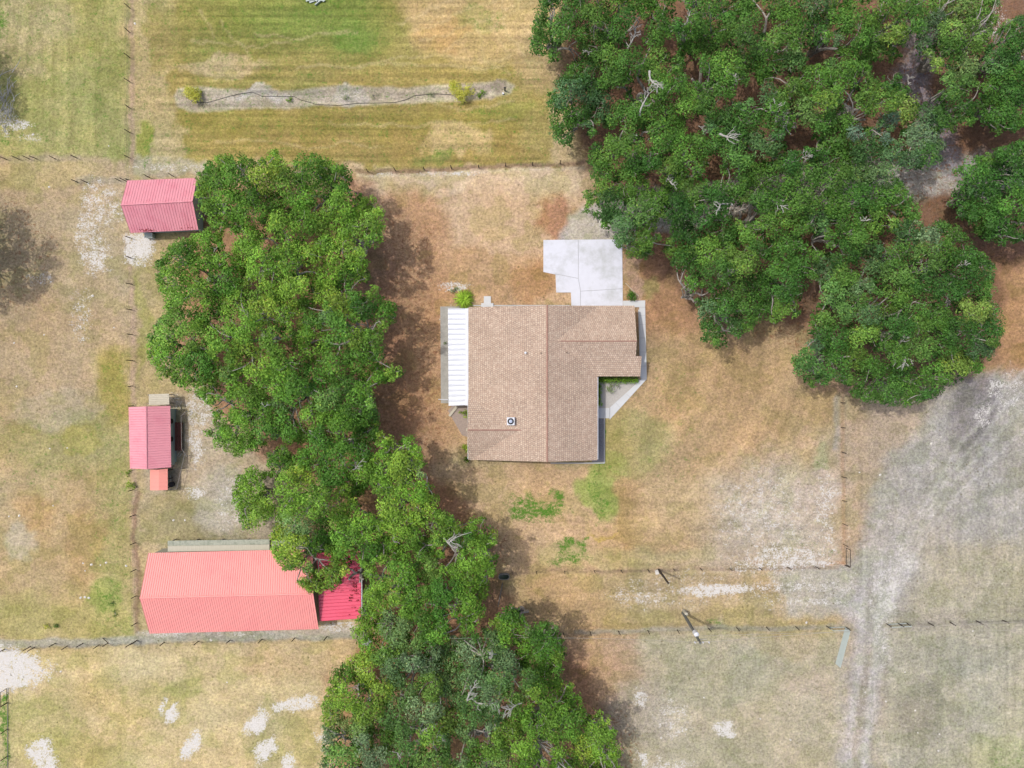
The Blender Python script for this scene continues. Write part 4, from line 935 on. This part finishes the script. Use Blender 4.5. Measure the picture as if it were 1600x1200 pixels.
GROVES.append(dict(poly=[(850, -40), (836, 20), (826, 60), (824, 94), (848, 90), (868, 102), (884, 92), (870, 74), (896, 56), (905, 90), (880, 104), (858, 140), (853, 175), (856, 200), (872, 226), (888, 236), (900, 220), (892, 205), (908, 195), (920, 215), (916, 240), (922, 270), (925, 290), (906, 310), (912, 332), (935, 346), (952, 366), (968, 392), (995, 412), (1016, 402), (1024, 378), (1046, 404), (1058, 440), (1076, 462), (1088, 492), (1080, 512), (1100, 538), (1126, 546), (1152, 530), (1176, 516), (1182, 500), (1210, 505), (1236, 500), (1260, 488), (1262, 540), (1236, 552), (1234, 572), (1262, 606), (1298, 598), (1320, 612), (1352, 628), (1410, 634), (1450, 628), (1486, 604), (1528, 582), (1556, 548), (1571, 500), (1548, 462), (1556, 420), (1530, 388), (1492, 350), (1468, 342), (1440, 352), (1436, 322), (1412, 292), (1398, 262), (1440, 268), (1470, 258), (1476, 232), (1470, 205), (1500, 208), (1530, 190), (1520, 160), (1536, 130), (1530, 90), (1560, 30), (1562, -40)],
    holes=[[(1056, 5), (1072, 14), (1070, 34), (1058, 28)], [(985, 40), (1010, 30), (1012, 50), (990, 72), (978, 60)], [(1070, 100), (1095, 105), (1096, 130), (1076, 128)], [(1150, 135), (1185, 130), (1176, 155), (1148, 160)],
           [(1250, 78), (1300, 66), (1306, 90), (1270, 104)], [(1358, 100), (1385, 88), (1390, 115), (1362, 125)], [(1405, 70), (1440, 80), (1455, 110), (1470, 130), (1478, 145), (1452, 162), (1434, 170), (1432, 150), (1410, 130), (1400, 100)],
           [(1072, 186), (1098, 182), (1100, 206), (1076, 210)], [(985, 130), (1010, 128), (1014, 152), (992, 156)], [(1225, 208), (1270, 200), (1280, 226), (1240, 236), (1222, 228)], [(1098, 262), (1126, 258), (1128, 282), (1104, 282)], [(1010, 270), (1030, 276), (1034, 290), (1016, 292)],
           [(1140, 320), (1175, 318), (1190, 340), (1165, 350), (1142, 338)], [(1030, 340), (1048, 350), (1040, 376), (1026, 362)], [(1258, 368), (1290, 372), (1290, 392), (1262, 388)], [(1258, 440), (1276, 436), (1280, 480), (1262, 500), (1244, 480), (1254, 465)], [(1090, 452), (1106, 450), (1108, 468), (1094, 470)], [(1368, 366), (1395, 368), (1390, 380), (1370, 378)], [(1340, 178), (1372, 184), (1366, 200), (1338, 196)],
           [(1120, 500), (1134, 502), (1128, 512)], [(1312, 600), (1326, 604), (1318, 616)], [(1358, 456), (1374, 466), (1366, 476)], [(935, 195), (950, 200), (944, 225), (930, 222)], [(1320, 140), (1332, 150), (1330, 180), (1318, 170)], [(1395, 200), (1405, 196), (1404, 220), (1392, 222)], [(1045, 60), (1060, 66), (1050, 90), (1038, 80)], [(1500, 225), (1510, 225), (1505, 235)]],
    trees=[(872, 45, 52, 9.5, 'd', 'dark oak at the top left corner of the large grove, reaching over the yard'),
           (960, 20, 58, 10.5, 'm', 'oak at the top edge of the large grove with bleached limbs, near its left end'),
           (905, 165, 50, 9.5, 'd', 'dark oak bulging left over the top yard above the fence end'),
           (1010, 130, 60, 11.5, 'm', 'oak around the branching grey limb in the upper left of the large grove'),
           (1090, 30, 60, 11, 'd', 'dark oak at the top edge beside the forked bare limb'),
           (1120, 110, 58, 12, 'm', 'light topped oak in the upper middle left of the large grove'),
           (1210, 50, 62, 11.5, 'm', 'oak at the top edge above the dark red brown gap'),
           (1310, 35, 60, 11.5, 'm', 'oak at the top edge with a bare white fork, middle right'),
           (1400, 35, 55, 11, 'y', 'olive green oak at the top edge, right part of the grove'),
           (1480, 75, 58, 11, 'y', 'oak with a bright yellow green patch at the upper right'),
           (1490, 160, 50, 10.5, 'm', 'oak between the purplish sandy gap and the right edge trees'),
           (1000, 225, 60, 11.5, 'd', 'dark oak above the concrete driveway, left part of the large grove'),
           (1065, 255, 48, 11, 'y', 'yellow green oak crown in the left centre of the large grove'),
           (1170, 200, 62, 12.5, 'm', 'tall oak in the centre left of the large grove'),
           (1250, 160, 55, 12, 'y', 'yellow tinted oak beside the brown gap in the large grove'),
           (1350, 150, 60, 12, 'm', 'tall oak left of the purplish sandy gap'),
           (1380, 230, 60, 11.5, 'g', 'greyish oak above the sandy drive, right of centre'),
           (1270, 270, 62, 12, 'm', 'oak in the centre of the large grove, below the brown gap'),
           (960, 320, 55, 10.5, 'm', 'oak whose shadowed edge hangs over the sandy drive above the slab'),
           (995, 375, 36, 9, 'y', 'small bright oak overhanging the top right corner of the driveway slab'),
           (1110, 310, 56, 11, 'd', 'oak over the sandy drive right of the driveway slab'),
           (1190, 330, 55, 11.5, 'm', 'oak beside the dark drive gap in the centre of the large grove'),
           (1145, 400, 56, 11, 'y', 'yellow green oak right of the driveway slab'),
           (1085, 450, 40, 8.5, 'd', 'low dark oak on the lower left rim of the large grove'),
           (1145, 490, 52, 9.5, 'm', 'oak hanging over the brown yard right of the house'),
           (1225, 430, 56, 10.5, 'm', 'oak at the lower centre beside the dark hollow'),
           (1310, 350, 62, 12, 'm', 'broad oak right of centre, below the sandy drive'),
           (1400, 310, 50, 10.5, 'm', 'oak at the right rim beside the orange brown clearing'),
           (1340, 460, 66, 12, 'm', 'broad oak in the lower right lobe of the large grove'),
           (1420, 400, 60, 11.5, 'g', 'grey green oak in the upper right of the lower lobe'),
           (1500, 400, 56, 10.5, 'd', 'dark oak on the right rim of the lower lobe'),
           (1500, 500, 64, 10.5, 'd', 'dark oak at the far right of the lower lobe'),
           (1410, 520, 62, 11.5, 'm', 'oak with bleached twigs in the lower lobe, right of centre'),
           (1300, 560, 60, 9.5, 'd', 'dark oak at the lower left tip of the lower lobe, above the yard fence'),
           (1400, 600, 56, 9.5, 'd', 'oak at the very bottom rim of the large grove')]))
GROVES.append(dict(poly=[(1640, 20), (1590, 26), (1562, 36), (1534, 84), (1536, 130), (1524, 162), (1534, 196), (1560, 212), (1600, 200), (1640, 210)], holes=[[(1590, 85), (1600, 86), (1598, 96), (1592, 94)]],
    trees=[(1585, 75, 50, 11, 'd', 'dark oak cut by the right edge at the top, beside the bare tan corner'), (1575, 160, 50, 10.5, 'd', 'dark oak on the right edge, above the shadowed brown hollow')]))
GROVES.append(dict(poly=[(1640, 214), (1600, 216), (1560, 232), (1530, 245), (1486, 262), (1500, 290), (1484, 300), (1492, 335), (1520, 366), (1556, 386), (1600, 376), (1640, 380)], holes=[[(1524, 300), (1534, 306), (1526, 316)]],
    trees=[(1590, 255, 46, 10, 'm', 'oak on the right edge just over the end of the sandy drive'), (1530, 300, 44, 9.5, 'd', 'dark oak reaching left over the orange brown clearing'), (1585, 345, 46, 10, 'd', 'dark oak on the right edge below the sandy drive')]))
# two oaks beyond the left edge whose shadows fall into the picture
GROVES.append(dict(poly=[(-200, 300), (-160, 236), (-104, 250), (-66, 320), (-52, 390), (-56, 450), (-92, 474), (-150, 465), (-200, 400)], holes=[], trees=[(-122, 360, 70, 10, 'm', 'oak beyond the left edge, its shadow falling on the pale pasture')]))
GROVES.append(dict(poly=[(-180, 60), (-140, 5), (-92, 30), (-80, 80), (-86, 125), (-130, 140), (-175, 120)], holes=[], trees=[(-130, 75, 60, 8.5, 'm', 'oak beyond the left edge, its shadow at the brush near the top')]))

MIX = {'m': (.28, .5, .17, .02, .03), 'l': (.08, .44, .43, .03, .02), 'd': (.5, .4, .06, .01, .03), 'y': (.14, .40, .28, .14, .04), 'g': (.28, .22, .05, .03, .42)}
PAL = np.array([DK, MD, LT, YL, GY_])
def limb(b, a, c, r0, r1, r_, n=6, wob=.35):
    pts = []; L = (c - a).length
    k = Vector((r_.normal(), r_.normal(), r_.normal() * .4)) * wob * L * .12; k2 = Vector((r_.normal(), r_.normal(), 0)) * wob * L * .08
    for i in range(n + 1):
        t = i / n; p = a.lerp(c, t) + k * math.sin(math.pi * t) + k2 * math.sin(2 * math.pi * t) + Vector((0, 0, L * .10 * math.sin(math.pi * t)))
        pts.append(p)
    b.tube(pts, [r0 + (r1 - r0) * (i / n) ** .7 for i in range(n + 1)], 6)
    return pts

DEAD = [(890, 80, 30, 165, 0), (1005, 165, 26, -70, 0), (1215, 180, 26, -80, 0), (1140, 215, 26, 20, 0), (1130, 325, 24, 160, 0), (1220, 320, 24, 30, 0), (1400, 560, 26, 85, 0), (1020, 125, 24, 70, 30), (1078, 30, 26, -40, 1), (1095, 110, 18, -50, 4), (985, 60, 24, -75, 1), (985, 210, 16, 30, 1), (925, 80, 24, 185, 1), (1100, 200, 14, 20, 0), (1230, 200, 18, -120, 0), (1345, 15, 22, -60, 0), (1255, 245, 18, -35, 0),
        (1160, 258, 18, -70, 0), (1378, 575, 22, 80, 0), (1440, 422, 14, 0, 0), (1345, 345, 12, -60, 0), (1290, 410, 12, -10, 0), (1500, 415, 12, -30, 0), (1408, 532, 16, -60, 0), (1480, 478, 14, 20, 0), (560, 725, 20, -45, 0), (715, 836, 36, -12, 0),
        (490, 782, 22, -20, 0), (628, 840, 18, -35, 0), (548, 1078, 20, 0, 0), (755, 1095, 30, 15, 0), (740, 1080, 24, -60, 0), (800, 1100, 26, 170, 0), (845, 1165, 20, -80, 0), (580, 1005, 14, -120, 0), (620, 1180, 14, 40, 0), (825, 1060, 20, -30, 0), (690, 1150, 14, 70, 0),
        (415, 635, 12, -70, 0), (1170, 330, 18, 0, 0), (1420, 125, 14, 60, 0), (1050, 285, 14, 10, 0), (780, 1050, 16, -50, 0), (870, 1200, 20, -100, 0), (1215, 190, 14, -60, 0), (1000, 170, 20, -80, 0), (770, 1020, 14, 200, 0), (672, 1130, 16, 20, 0), (1310, 130, 16, -110, 0), (1150, 130, 16, -40, 0)]
dead_used = set()
def tree_height(tr_, u, v, r_):
    tu, tv, R_, ht = tr_[:4]; d = min(math.hypot(u - tu, v - tv) / (R_ * 1.15), 1)
    return ht * (.60 + .36 * math.sqrt(max(0, 1 - d * d))) - .6
for gi, G in enumerate(GROVES):
    r_ = np.random.default_rng(100 + gi)
    A = pack(G['poly'], G['holes'], 6.0, 27, r_, 9000, .63)
    low = pack(G['poly'], [[((x - sum(q[0] for q in h_) / len(h_)) * .8 + sum(q[0] for q in h_) / len(h_), (y - sum(q[1] for q in h_) / len(h_)) * .8 + sum(q[1] for q in h_) / len(h_)) for x, y in h_] for h_ in G['holes']], 9, 24, r_, 5000, .74)
    TR = G['trees']; tu = np.array([t[0] for t in TR]); tv = np.array([t[1] for t in TR]); tR = np.array([t[2] for t in TR])
    def owner(X): return np.argmin(np.hypot(X[:, 0:1] - tu, X[:, 1:2] - tv) / tR, axis=1)
    oa, ol = owner(A), owner(low)
    for ti, t in enumerate(TR):
        c0 = P(t[0], t[1], t[3] * .8); root = thing('oak_tree', (c0.x, c0.y, 0), t[5], 'tree')
        cl = A[oa == ti]; lw = low[ol == ti]
        if len(cl) == 0: cl = np.array([[t[0], t[1], 20.]])
        C = []; R = []; T = []; w_ = np.array(MIX[t[4]])
        mixw = r_.dirichlet(w_ * 22 + .01)
        for (u, v, rad) in cl:
            h_ = tree_height(t, u, v, r_) + r_.normal(0, 1.1); k = (H - h_) / F; rm = rad * k * 1.06
            p = P(u, v, h_ - rm * .2); C.append(p); R.append(rm)
            wts = r_.dirichlet(mixw * 3 + .02); T.append((wts[:, None] * PAL).sum(0) * r_.uniform(.82, 1.15))
        n_up = len(C)
        for (u, v, rad) in lw:
            h_ = tree_height(t, u, v, r_) * .74 - 1.2; p = P(u, v, h_); C.append(p); R.append(rad * (H - h_) / F * .95); T.append(PAL[0] * .8 + PAL[1] * .2)
        C = np.array(C); R = np.array(R); T = np.array(T)
        v1, c1, _ = leaf_cloud(C[:n_up], R[:n_up], T[:n_up], 290, .27, .135, .84, r_)
        if n_up < len(C):
            v2, c2, _ = leaf_cloud(C[n_up:], R[n_up:], T[n_up:], 90, .34, .24, .6, r_); v1 = np.concatenate([v1, v2]); c1 = np.concatenate([c1, c2])
        foliage_obj('crown', v1, c1 * np.array(PAL_K.get(gi, (1, 1, 1))), root)
        # trunk and limbs
        b = MB(); hb = t[3] * .26; r0 = .22 + .022 * t[3]
        base = Vector((P(t[0], t[1], t[3] * .35).x, P(t[0], t[1], t[3] * .35).y, 0)); fork = Vector((c0.x + r_.normal(0, .3), c0.y + r_.normal(0, .3), hb))
        b.tube([base - Vector((0, 0, .1)), base + Vector((0, 0, .25)), base.lerp(fork, .6), fork], [r0 * 1.2, r0 * 1.02, r0 * .9, r0 * .85], 9)
        b.build('trunk', M['bark'], root)
        b = MB(); sel = np.argsort(-R[:n_up])[:14]
        mains = []
        nm = 5; off = r_.uniform(0, 6.28)
        for i in range(nm):
            a_ = off + i * 2 * math.pi / nm + r_.normal(0, .25); rr = t[2] / S * .45
            m_ = Vector((c0.x + math.cos(a_) * rr, c0.y + math.sin(a_) * rr, t[3] * r_.uniform(.55, .7))); limb(b, fork, m_, r0 * .55, r0 * .26, r_); mains.append(m_)
        for i in range(n_up):
            c_ = Vector(C[i]); j = min(range(nm), key=lambda q_: (mains[q_] - c_).length)
            e = c_ + Vector((0, 0, R[i] * .25)); limb(b, mains[j], e, r0 * .22, .035, r_, 5, .7)
            if i in sel:
                for _ in range(3):
                    d_ = Vector((r_.normal(), r_.normal(), .5 + abs(r_.normal()) * .5)).normalized() * R[i] * r_.uniform(.8, 1.08); limb(b, c_ - Vector((0, 0, R[i] * .2)), c_ + Vector((d_.x, d_.y, d_.z * .8)), .05, .014, r_, 4, .9)
        b.build('limbs', M['bark'], root)
        # bleached dead limbs breaking through the crown
        for di, (u, v, L_, ang, _) in enumerate(DEAD):
            if L_ < 24 and di % 3 == 0: continue
            if di in dead_used or G is GROVES[-1]: continue
            if not inside(G['poly'], np.array([u]), np.array([v]))[0]: continue
            if int(np.argmin(np.hypot(u - tu, v - tv) / tR)) != ti: continue
            dead_used.add(di); b = MB(); big_ = L_ >= 24; hz = tree_height(t, u, v, r_) + (1.3 if big_ else .55); a0 = math.radians(ang)
            L2 = L_ * .62; s0 = P(u - math.cos(a0) * L2, v - math.sin(a0) * L2, hz - 1.2); e0 = P(u + math.cos(a0) * L2, v + math.sin(a0) * L2, hz + .5)
            pts = limb(b, s0, e0, .13 if big_ else .07, .02, r_, 8, .9)
            for q_ in (2, 3, 4, 5, 6):
                for sgn in (-1, 1):
                    if r_.random() < .3: continue
                    a2 = -a0 + sgn * r_.uniform(.4, 1.1); ln = L_ / S * r_.uniform(.35, .75) * (1 - q_ * .07)
                    e2 = pts[q_] + Vector((math.cos(a2) * ln, math.sin(a2) * ln, r_.uniform(-.1, .5)))
                    p2 = limb(b, pts[q_], e2, .05 if big_ else .03, .012, r_, 5, 1.0)
                    for q3 in (2, 3, 4):
                        a3 = a2 + r_.uniform(-1, 1); e3 = p2[q3] + Vector((math.cos(a3), math.sin(a3), .2)) * ln * .4; limb(b, p2[q3], e3, .026, .01, r_, 3, .8)
            b.build('dead_branch', M['twig'], root)

# ------------------------------------------------------------------ small plants
def shrub(name, u, v, r, h, T, label, dens=180, L=.2, Wd=.09, cat='shrub', group=None, blades=False):
    p = P(u, v, h * .6); t = thing(name, (p.x, p.y, 0), label, cat, group); r_ = np.random.default_rng(int(u * 7 + v))
    n = 7 if r > .35 else 3
    C = np.stack([r_.normal(0, r * .38, n), r_.normal(0, r * .38, n), np.clip(r_.normal(h * .6, h * .15, n), h * .3, h)], 1) + np.array([p.x, p.y, 0]); C[:, 2] = np.clip(C[:, 2], .1, None)
    R = np.full(n, r * .55); TT = np.tile(np.array(T)[None, :], (n, 1)) * r_.uniform(.8, 1.2, (n, 1))
    v_, c_, _i = leaf_cloud(C, R, TT, dens, L, Wd, .8, r_, True, -.2, .05)
    v_[:, 2] = np.maximum(v_[:, 2], .02)
    foliage_obj('foliage', v_, c_, t)
    b = MB()
    for i in range(min(n, 5)): b.tube([(p.x, p.y, 0), tuple(C[i])], [.03, .012], 5)
    b.build('stems', M['bark'], t); return t
shrub('citrus_shrub', 304, 149, 1.3, 1.2, YL * 1.9, 'yellow green young shrub at the left end of the planting bed', 400)
shrub('citrus_shrub', 719, 144, 1.4, 1.3, YL * 2.0, 'bright yellow green round shrub at the right part of the planting bed', 400)
shrub('seedling', 452, 157, .4, .4, MD, 'small green seedling in the planting bed, right of the left shrub', 300, .16, .07, 'plant')
shrub('seedling', 752, 145, .55, .4, MD, 'low green plant between the round shrub and the water tap of the bed', 300, .16, .07, 'plant')
shrub('seedling', 583, 148, .6, .6, GY_, 'thin grey green sapling in the middle of the planting bed', 60, .16, .05, 'plant')
shrub('seedling', 540, 152, .5, .5, GY_, 'sparse grey sapling left of the middle sapling in the bed', 50, .16, .05, 'plant')
shrub('seedling', 675, 147, .4, .4, GY_ * .8, 'tiny sparse sapling left of the round bright shrub', 70, .16, .05, 'plant')
shrub('shrub', 203, 757.5, .55, .8, LT, 'small dense green bush on the fence line left of the coop', 400, .14, .08)
shrub('shrub', 201, 737, .42, .4, LT * .9, 'pale low weed just below the corner of the left pink shed', 160, .16, .07, 'plant')
shrub('shrub', 955, 605, .95, .8, GY_ * 1.2, 'dark leggy shrub in the gravel triangle of the entry court', 90, .18, .09)
shrub('shrub', 984.5, 461, .75, .7, DK * 1.2, 'dark green spiky plant beside the driveway and the walkway corner', 240, .3, .07, 'plant')
shrub('shrub', 727, 655.5 - 9, .6, .7, LT, 'olive green bush below the end of the white porch roof', 200, .2, .08)
shrub('shrub', 727, 700, .6, 1.0, LT * 1.3, 'tall green bush against the lower left wall of the house', 220, .22, .1)
shrub('shrub', 729, 716, .5, .7, MD * .8, 'small green bush at the lower left corner of the house', 220, .2, .1)
shrub('weed', 73, 978, .4, .4, YL, 'yellow green weed near the bottom left fence', 260, .14, .08, 'plant')
shrub('weed', 88, 977, .5, .35, DK, 'dark green weed right of the yellow weed near the bottom left fence', 160, .14, .08, 'plant')
shrub('weed', 175, 943, .5, .3, DK * 1.2, 'green weed clump in the pasture left of the barn roof', 120, .14, .06, 'plant')
shrub('weed', 179, 959, .4, .3, DK, 'second green weed clump left of the barn, nearer the fence', 120, .14, .06, 'plant')
shrub('weed', 695, 536, .35, .4, MD * .7, 'small olive weed on the slab left of the white porch roof', 140, .14, .06, 'plant')
shrub('weed', 709, 456, .5, .4, GY_, 'low olive plant on the gravel at the upper left corner of the house', 180, .2, .07, 'plant')
# arching blade plant
def bladeplant(u, v, r, h, T, label, n=300):
    p = P(u, v, .3); t = thing('fern_plant', (p.x, p.y, 0), label, 'plant'); co = []; tn = []; fs = []
    for i in range(n):
        a = random.random() * 6.28; L_ = r * random.uniform(.5, 1.1); w = .055; hh = h * random.uniform(.6, 1.2); d = Vector((math.cos(a), math.sin(a), 0)); s = Vector((-d.y, d.x, 0)); k = random.uniform(.65, 1.3)
        pr = None; o_ = Vector((p.x, p.y, 0)) + Vector((random.gauss(0, .1), random.gauss(0, .1), 0))
        for j in range(5):
            tt = j / 4; c = o_ + d * L_ * tt + Vector((0, 0, .05 + hh * math.sin(math.pi * min(tt * .85 + .1, 1)))); ww = w * (1 - tt * .8)
            co += [c + s * ww, c - s * ww]; tn += [tuple(np.array(T) * k)] * 2
            m_ = len(co)
            if j: fs.append([m_ - 4, m_ - 3, m_ - 1, m_ - 2])
    np_mesh('blades', np.array(co), np.array(fs), M['leaf'], t, np.array(tn)); b = MB(); b.tube([(p.x, p.y, 0), (p.x, p.y, .3)], [.12, .05], 7); b.build('stem', M['bark'], t)
bladeplant(725, 468, 1.25, .8, LT * 1.5, 'large arching bright green fern-like plant at the upper left corner of the house')
# court hedges
def hedge(poly, h, label):
    c = P(*poly[0]); t = thing('hedge', (c.x, c.y, 0), label, 'hedge'); xs = [P(*q).x for q in poly]; ys = [P(*q).y for q in poly]
    r_ = np.random.default_rng(int(c.x * 100) & 255); C = []
    for x in np.arange(min(xs) + .2, max(xs) - .1, .32):
        for y in np.arange(min(ys) + .2, max(ys) - .1, .32): C.append((x + r_.normal(0, .05), y + r_.normal(0, .05), h * .6))
    C = np.array(C); R = np.full(len(C), .34); T = np.tile(MD * 1.2, (len(C), 1)) * r_.uniform(.8, 1.3, (len(C), 1))
    v_, c_, _ = leaf_cloud(C, R, T, 400, .13, .08, 1.1, r_, False, -.2, .05); foliage_obj('foliage', v_, c_, t)
    b = MB(); b.box(((min(xs) + max(xs)) / 2, (min(ys) + max(ys)) / 2, h * .3), (max(xs) - min(xs) - .25, max(ys) - min(ys) - .25, h * .6)); b.build('stems', M['darkwood'], t)
hedge([(929, 589), (997, 598.5)], .8, 'clipped green hedge along the upper wall of the entry court')
hedge([(929, 599), (939, 634)], .8, 'clipped dark green hedge along the left wall of the entry court')
# brush pile at the left edge
bp2 = thing('brush_pile', P(8, 160), 'pile of pale dead branches at the left edge near the top', 'brush pile')
b = MB()
for i in range(46):
    a = random.gauss(1.4, .5); c = P(8 + random.gauss(0, 8), 155 + random.gauss(0, 22), .2 + random.random() * .5); L_ = random.uniform(.6, 2.2); d = Vector((math.cos(a), math.sin(a), random.gauss(0, .15))) * L_ / 2
    b.tube([c - d, c + Vector((random.gauss(0, .1), random.gauss(0, .1), .1)), c + d], [.05, .035, .015], 5)
b.build('branches', M['twig'], bp2)
# hose and tap in the bed
b = MB(); hp = [(290, 152), (303, 161), (325, 160), (340, 156), (360, 150), (378, 146), (395, 144), (409, 151), (460, 151), (470, 156), (495, 163), (530, 164), (560, 161), (590, 162), (618, 160), (634, 156), (648, 149), (680, 147), (708, 149)]
b.tube([P(u + random.gauss(0, .5), v + random.gauss(0, .5), .06) for u, v in hp], .022, 5); tag(b.build('garden_hose', M['black'], smooth=True), 'black irrigation hose snaking along the planting bed', 'hose')
tp_ = thing('water_tap', P(789, 142), 'dark standpipe with a white cap at the right end of the planting bed', 'tap')
b = MB(); p = P(789, 142); b.tube([p, p + Vector((0, 0, 1.0))], .09, 7); b.box(p + Vector((0, 0, .9)), (.3, .12, .12)); b.build('pipe', M['black'], tp_)
b = MB(); b.tube([P(786, 147), P(786, 147) + Vector((0, 0, .25))], .11, 8); b.build('cap', M['white'], tp_)
# house surroundings
stp = MB(); stp.prism([tuple(P(*q)[:2]) for q in ((756, 463), (767, 463), (767, 474), (756, 474))], 0, .12); stp.prism([tuple(P(*q)[:2]) for q in ((752, 474), (771, 474), (771, 483), (752, 483))], 0, .2)
tag(stp.build('step', M['walk']), 'white concrete steps against the top wall of the house', 'steps')
b = MB(); a_, c_ = P(714, 635, .25), P(702, 650, .1); d = (c_ - a_); b.box((a_ + c_) / 2, (d.length, .3, .06), math.atan2(d.y, d.x)); tag(b.build('plank', M['beige']), 'wide pale board ramp lying below the end of the white porch roof', 'board')
b = MB(); b.tube([P(685, 624, .12), P(700, 624.5, .12)], .05, 5); tag(b.build('pipe', M['white']), 'thin white pipe on the ground left of the porch roof end', 'pipe')
b = MB(); p = P(730.5, 671.5, .5); b.box((p.x, p.y, .3), (.3, .3, .6)); tag(b.build('utility_box', M['beige']), 'small pale box against the left wall of the house by the patio', 'box')
b = MB(); b.tube([P(977, 442, .04), P(998, 463, .04)], .035, 5); tag(b.build('edging_strip', M['beige']), 'thin pale edging strip by the dark spiky plant right of the driveway', 'edging')
b = MB(); p = P(497.5, 482, 5.5); b.box((p.x, p.y, .5), (1.6, .9, .9), .5); tag(b.build('storage_tub', M['blue']), 'pale blue white tub glimpsed through a gap in the left grove', 'tub')
sc_ = MB()
for i in range(9): p = P(494 + random.gauss(0, 7), -2 + random.gauss(0, 3), .15); sc_.box((p.x, p.y, random.uniform(.1, .3)), (random.uniform(.4, 1.2), random.uniform(.1, .4), random.uniform(.04, .3)), random.random() * 3)
tag(sc_.build('scrap_pile', M['galv']), 'little heap of grey scrap at the top edge of the green yard', 'scrap heap')
# stones and small pale litter
SPOTS = [(26, 604), (78, 701), (105, 700), (130, 880), (143, 882), (157, 883), (166, 879), (197, 884), (126, 934), (139, 934), (14, 807), (30, 806), (133, 892), (133, 933), (271, 865 - 52), (289, 813), (69, 523), (22, 536), (145, 462), (178, 512), (77, 292), (170, 228), (52, 210), (355, 1066),
         (95, 1049), (83, 790), (65, 1047), (211, 37), (1455, 693), (1343, 738), (1375, 742), (1458, 805), (1520, 986), (1414, 1050), (1384, 1096), (1430, 1110), (1434, 1145), (1468, 1147), (1466, 1173), (1235, 1156), (1033, 1153), (880, 1150), (1260, 973), (330, 1000), (1188, 1123), (1100, 1090), (860, 650), (16, 1053)]
st0 = None
for i, (u, v) in enumerate(SPOTS):
    if (u, v) in ((860, 650), (880, 1150)): continue
    r = random.uniform(.07, .14); p = P(u, v)
    if st0 is None:
        b = MB(); n_ = 7
        b.tube([(0, 0, -.5), (.1, .05, .2), (.05, 0, .75)], [.9, 1.0, .35], n_); st0 = b.build('stone', M['stone']); o = st0
    else: o = st0.copy(); COL.objects.link(o)
    o.location = (p.x, p.y, .0); o.scale = (r * 1.3, r, r * .8); o.rotation_euler = (0, 0, random.random() * 6)
    tag(o, 'small whitish stone lying loose on the open pasture', 'stone', 'small whitish stones scattered over the pasture')
print('leafpolys', sum(len(o.data.polygons) for o in bpy.data.objects if o.name.startswith('crown')))
print('polys', sum(len(m.polygons) for m in bpy.data.meshes))
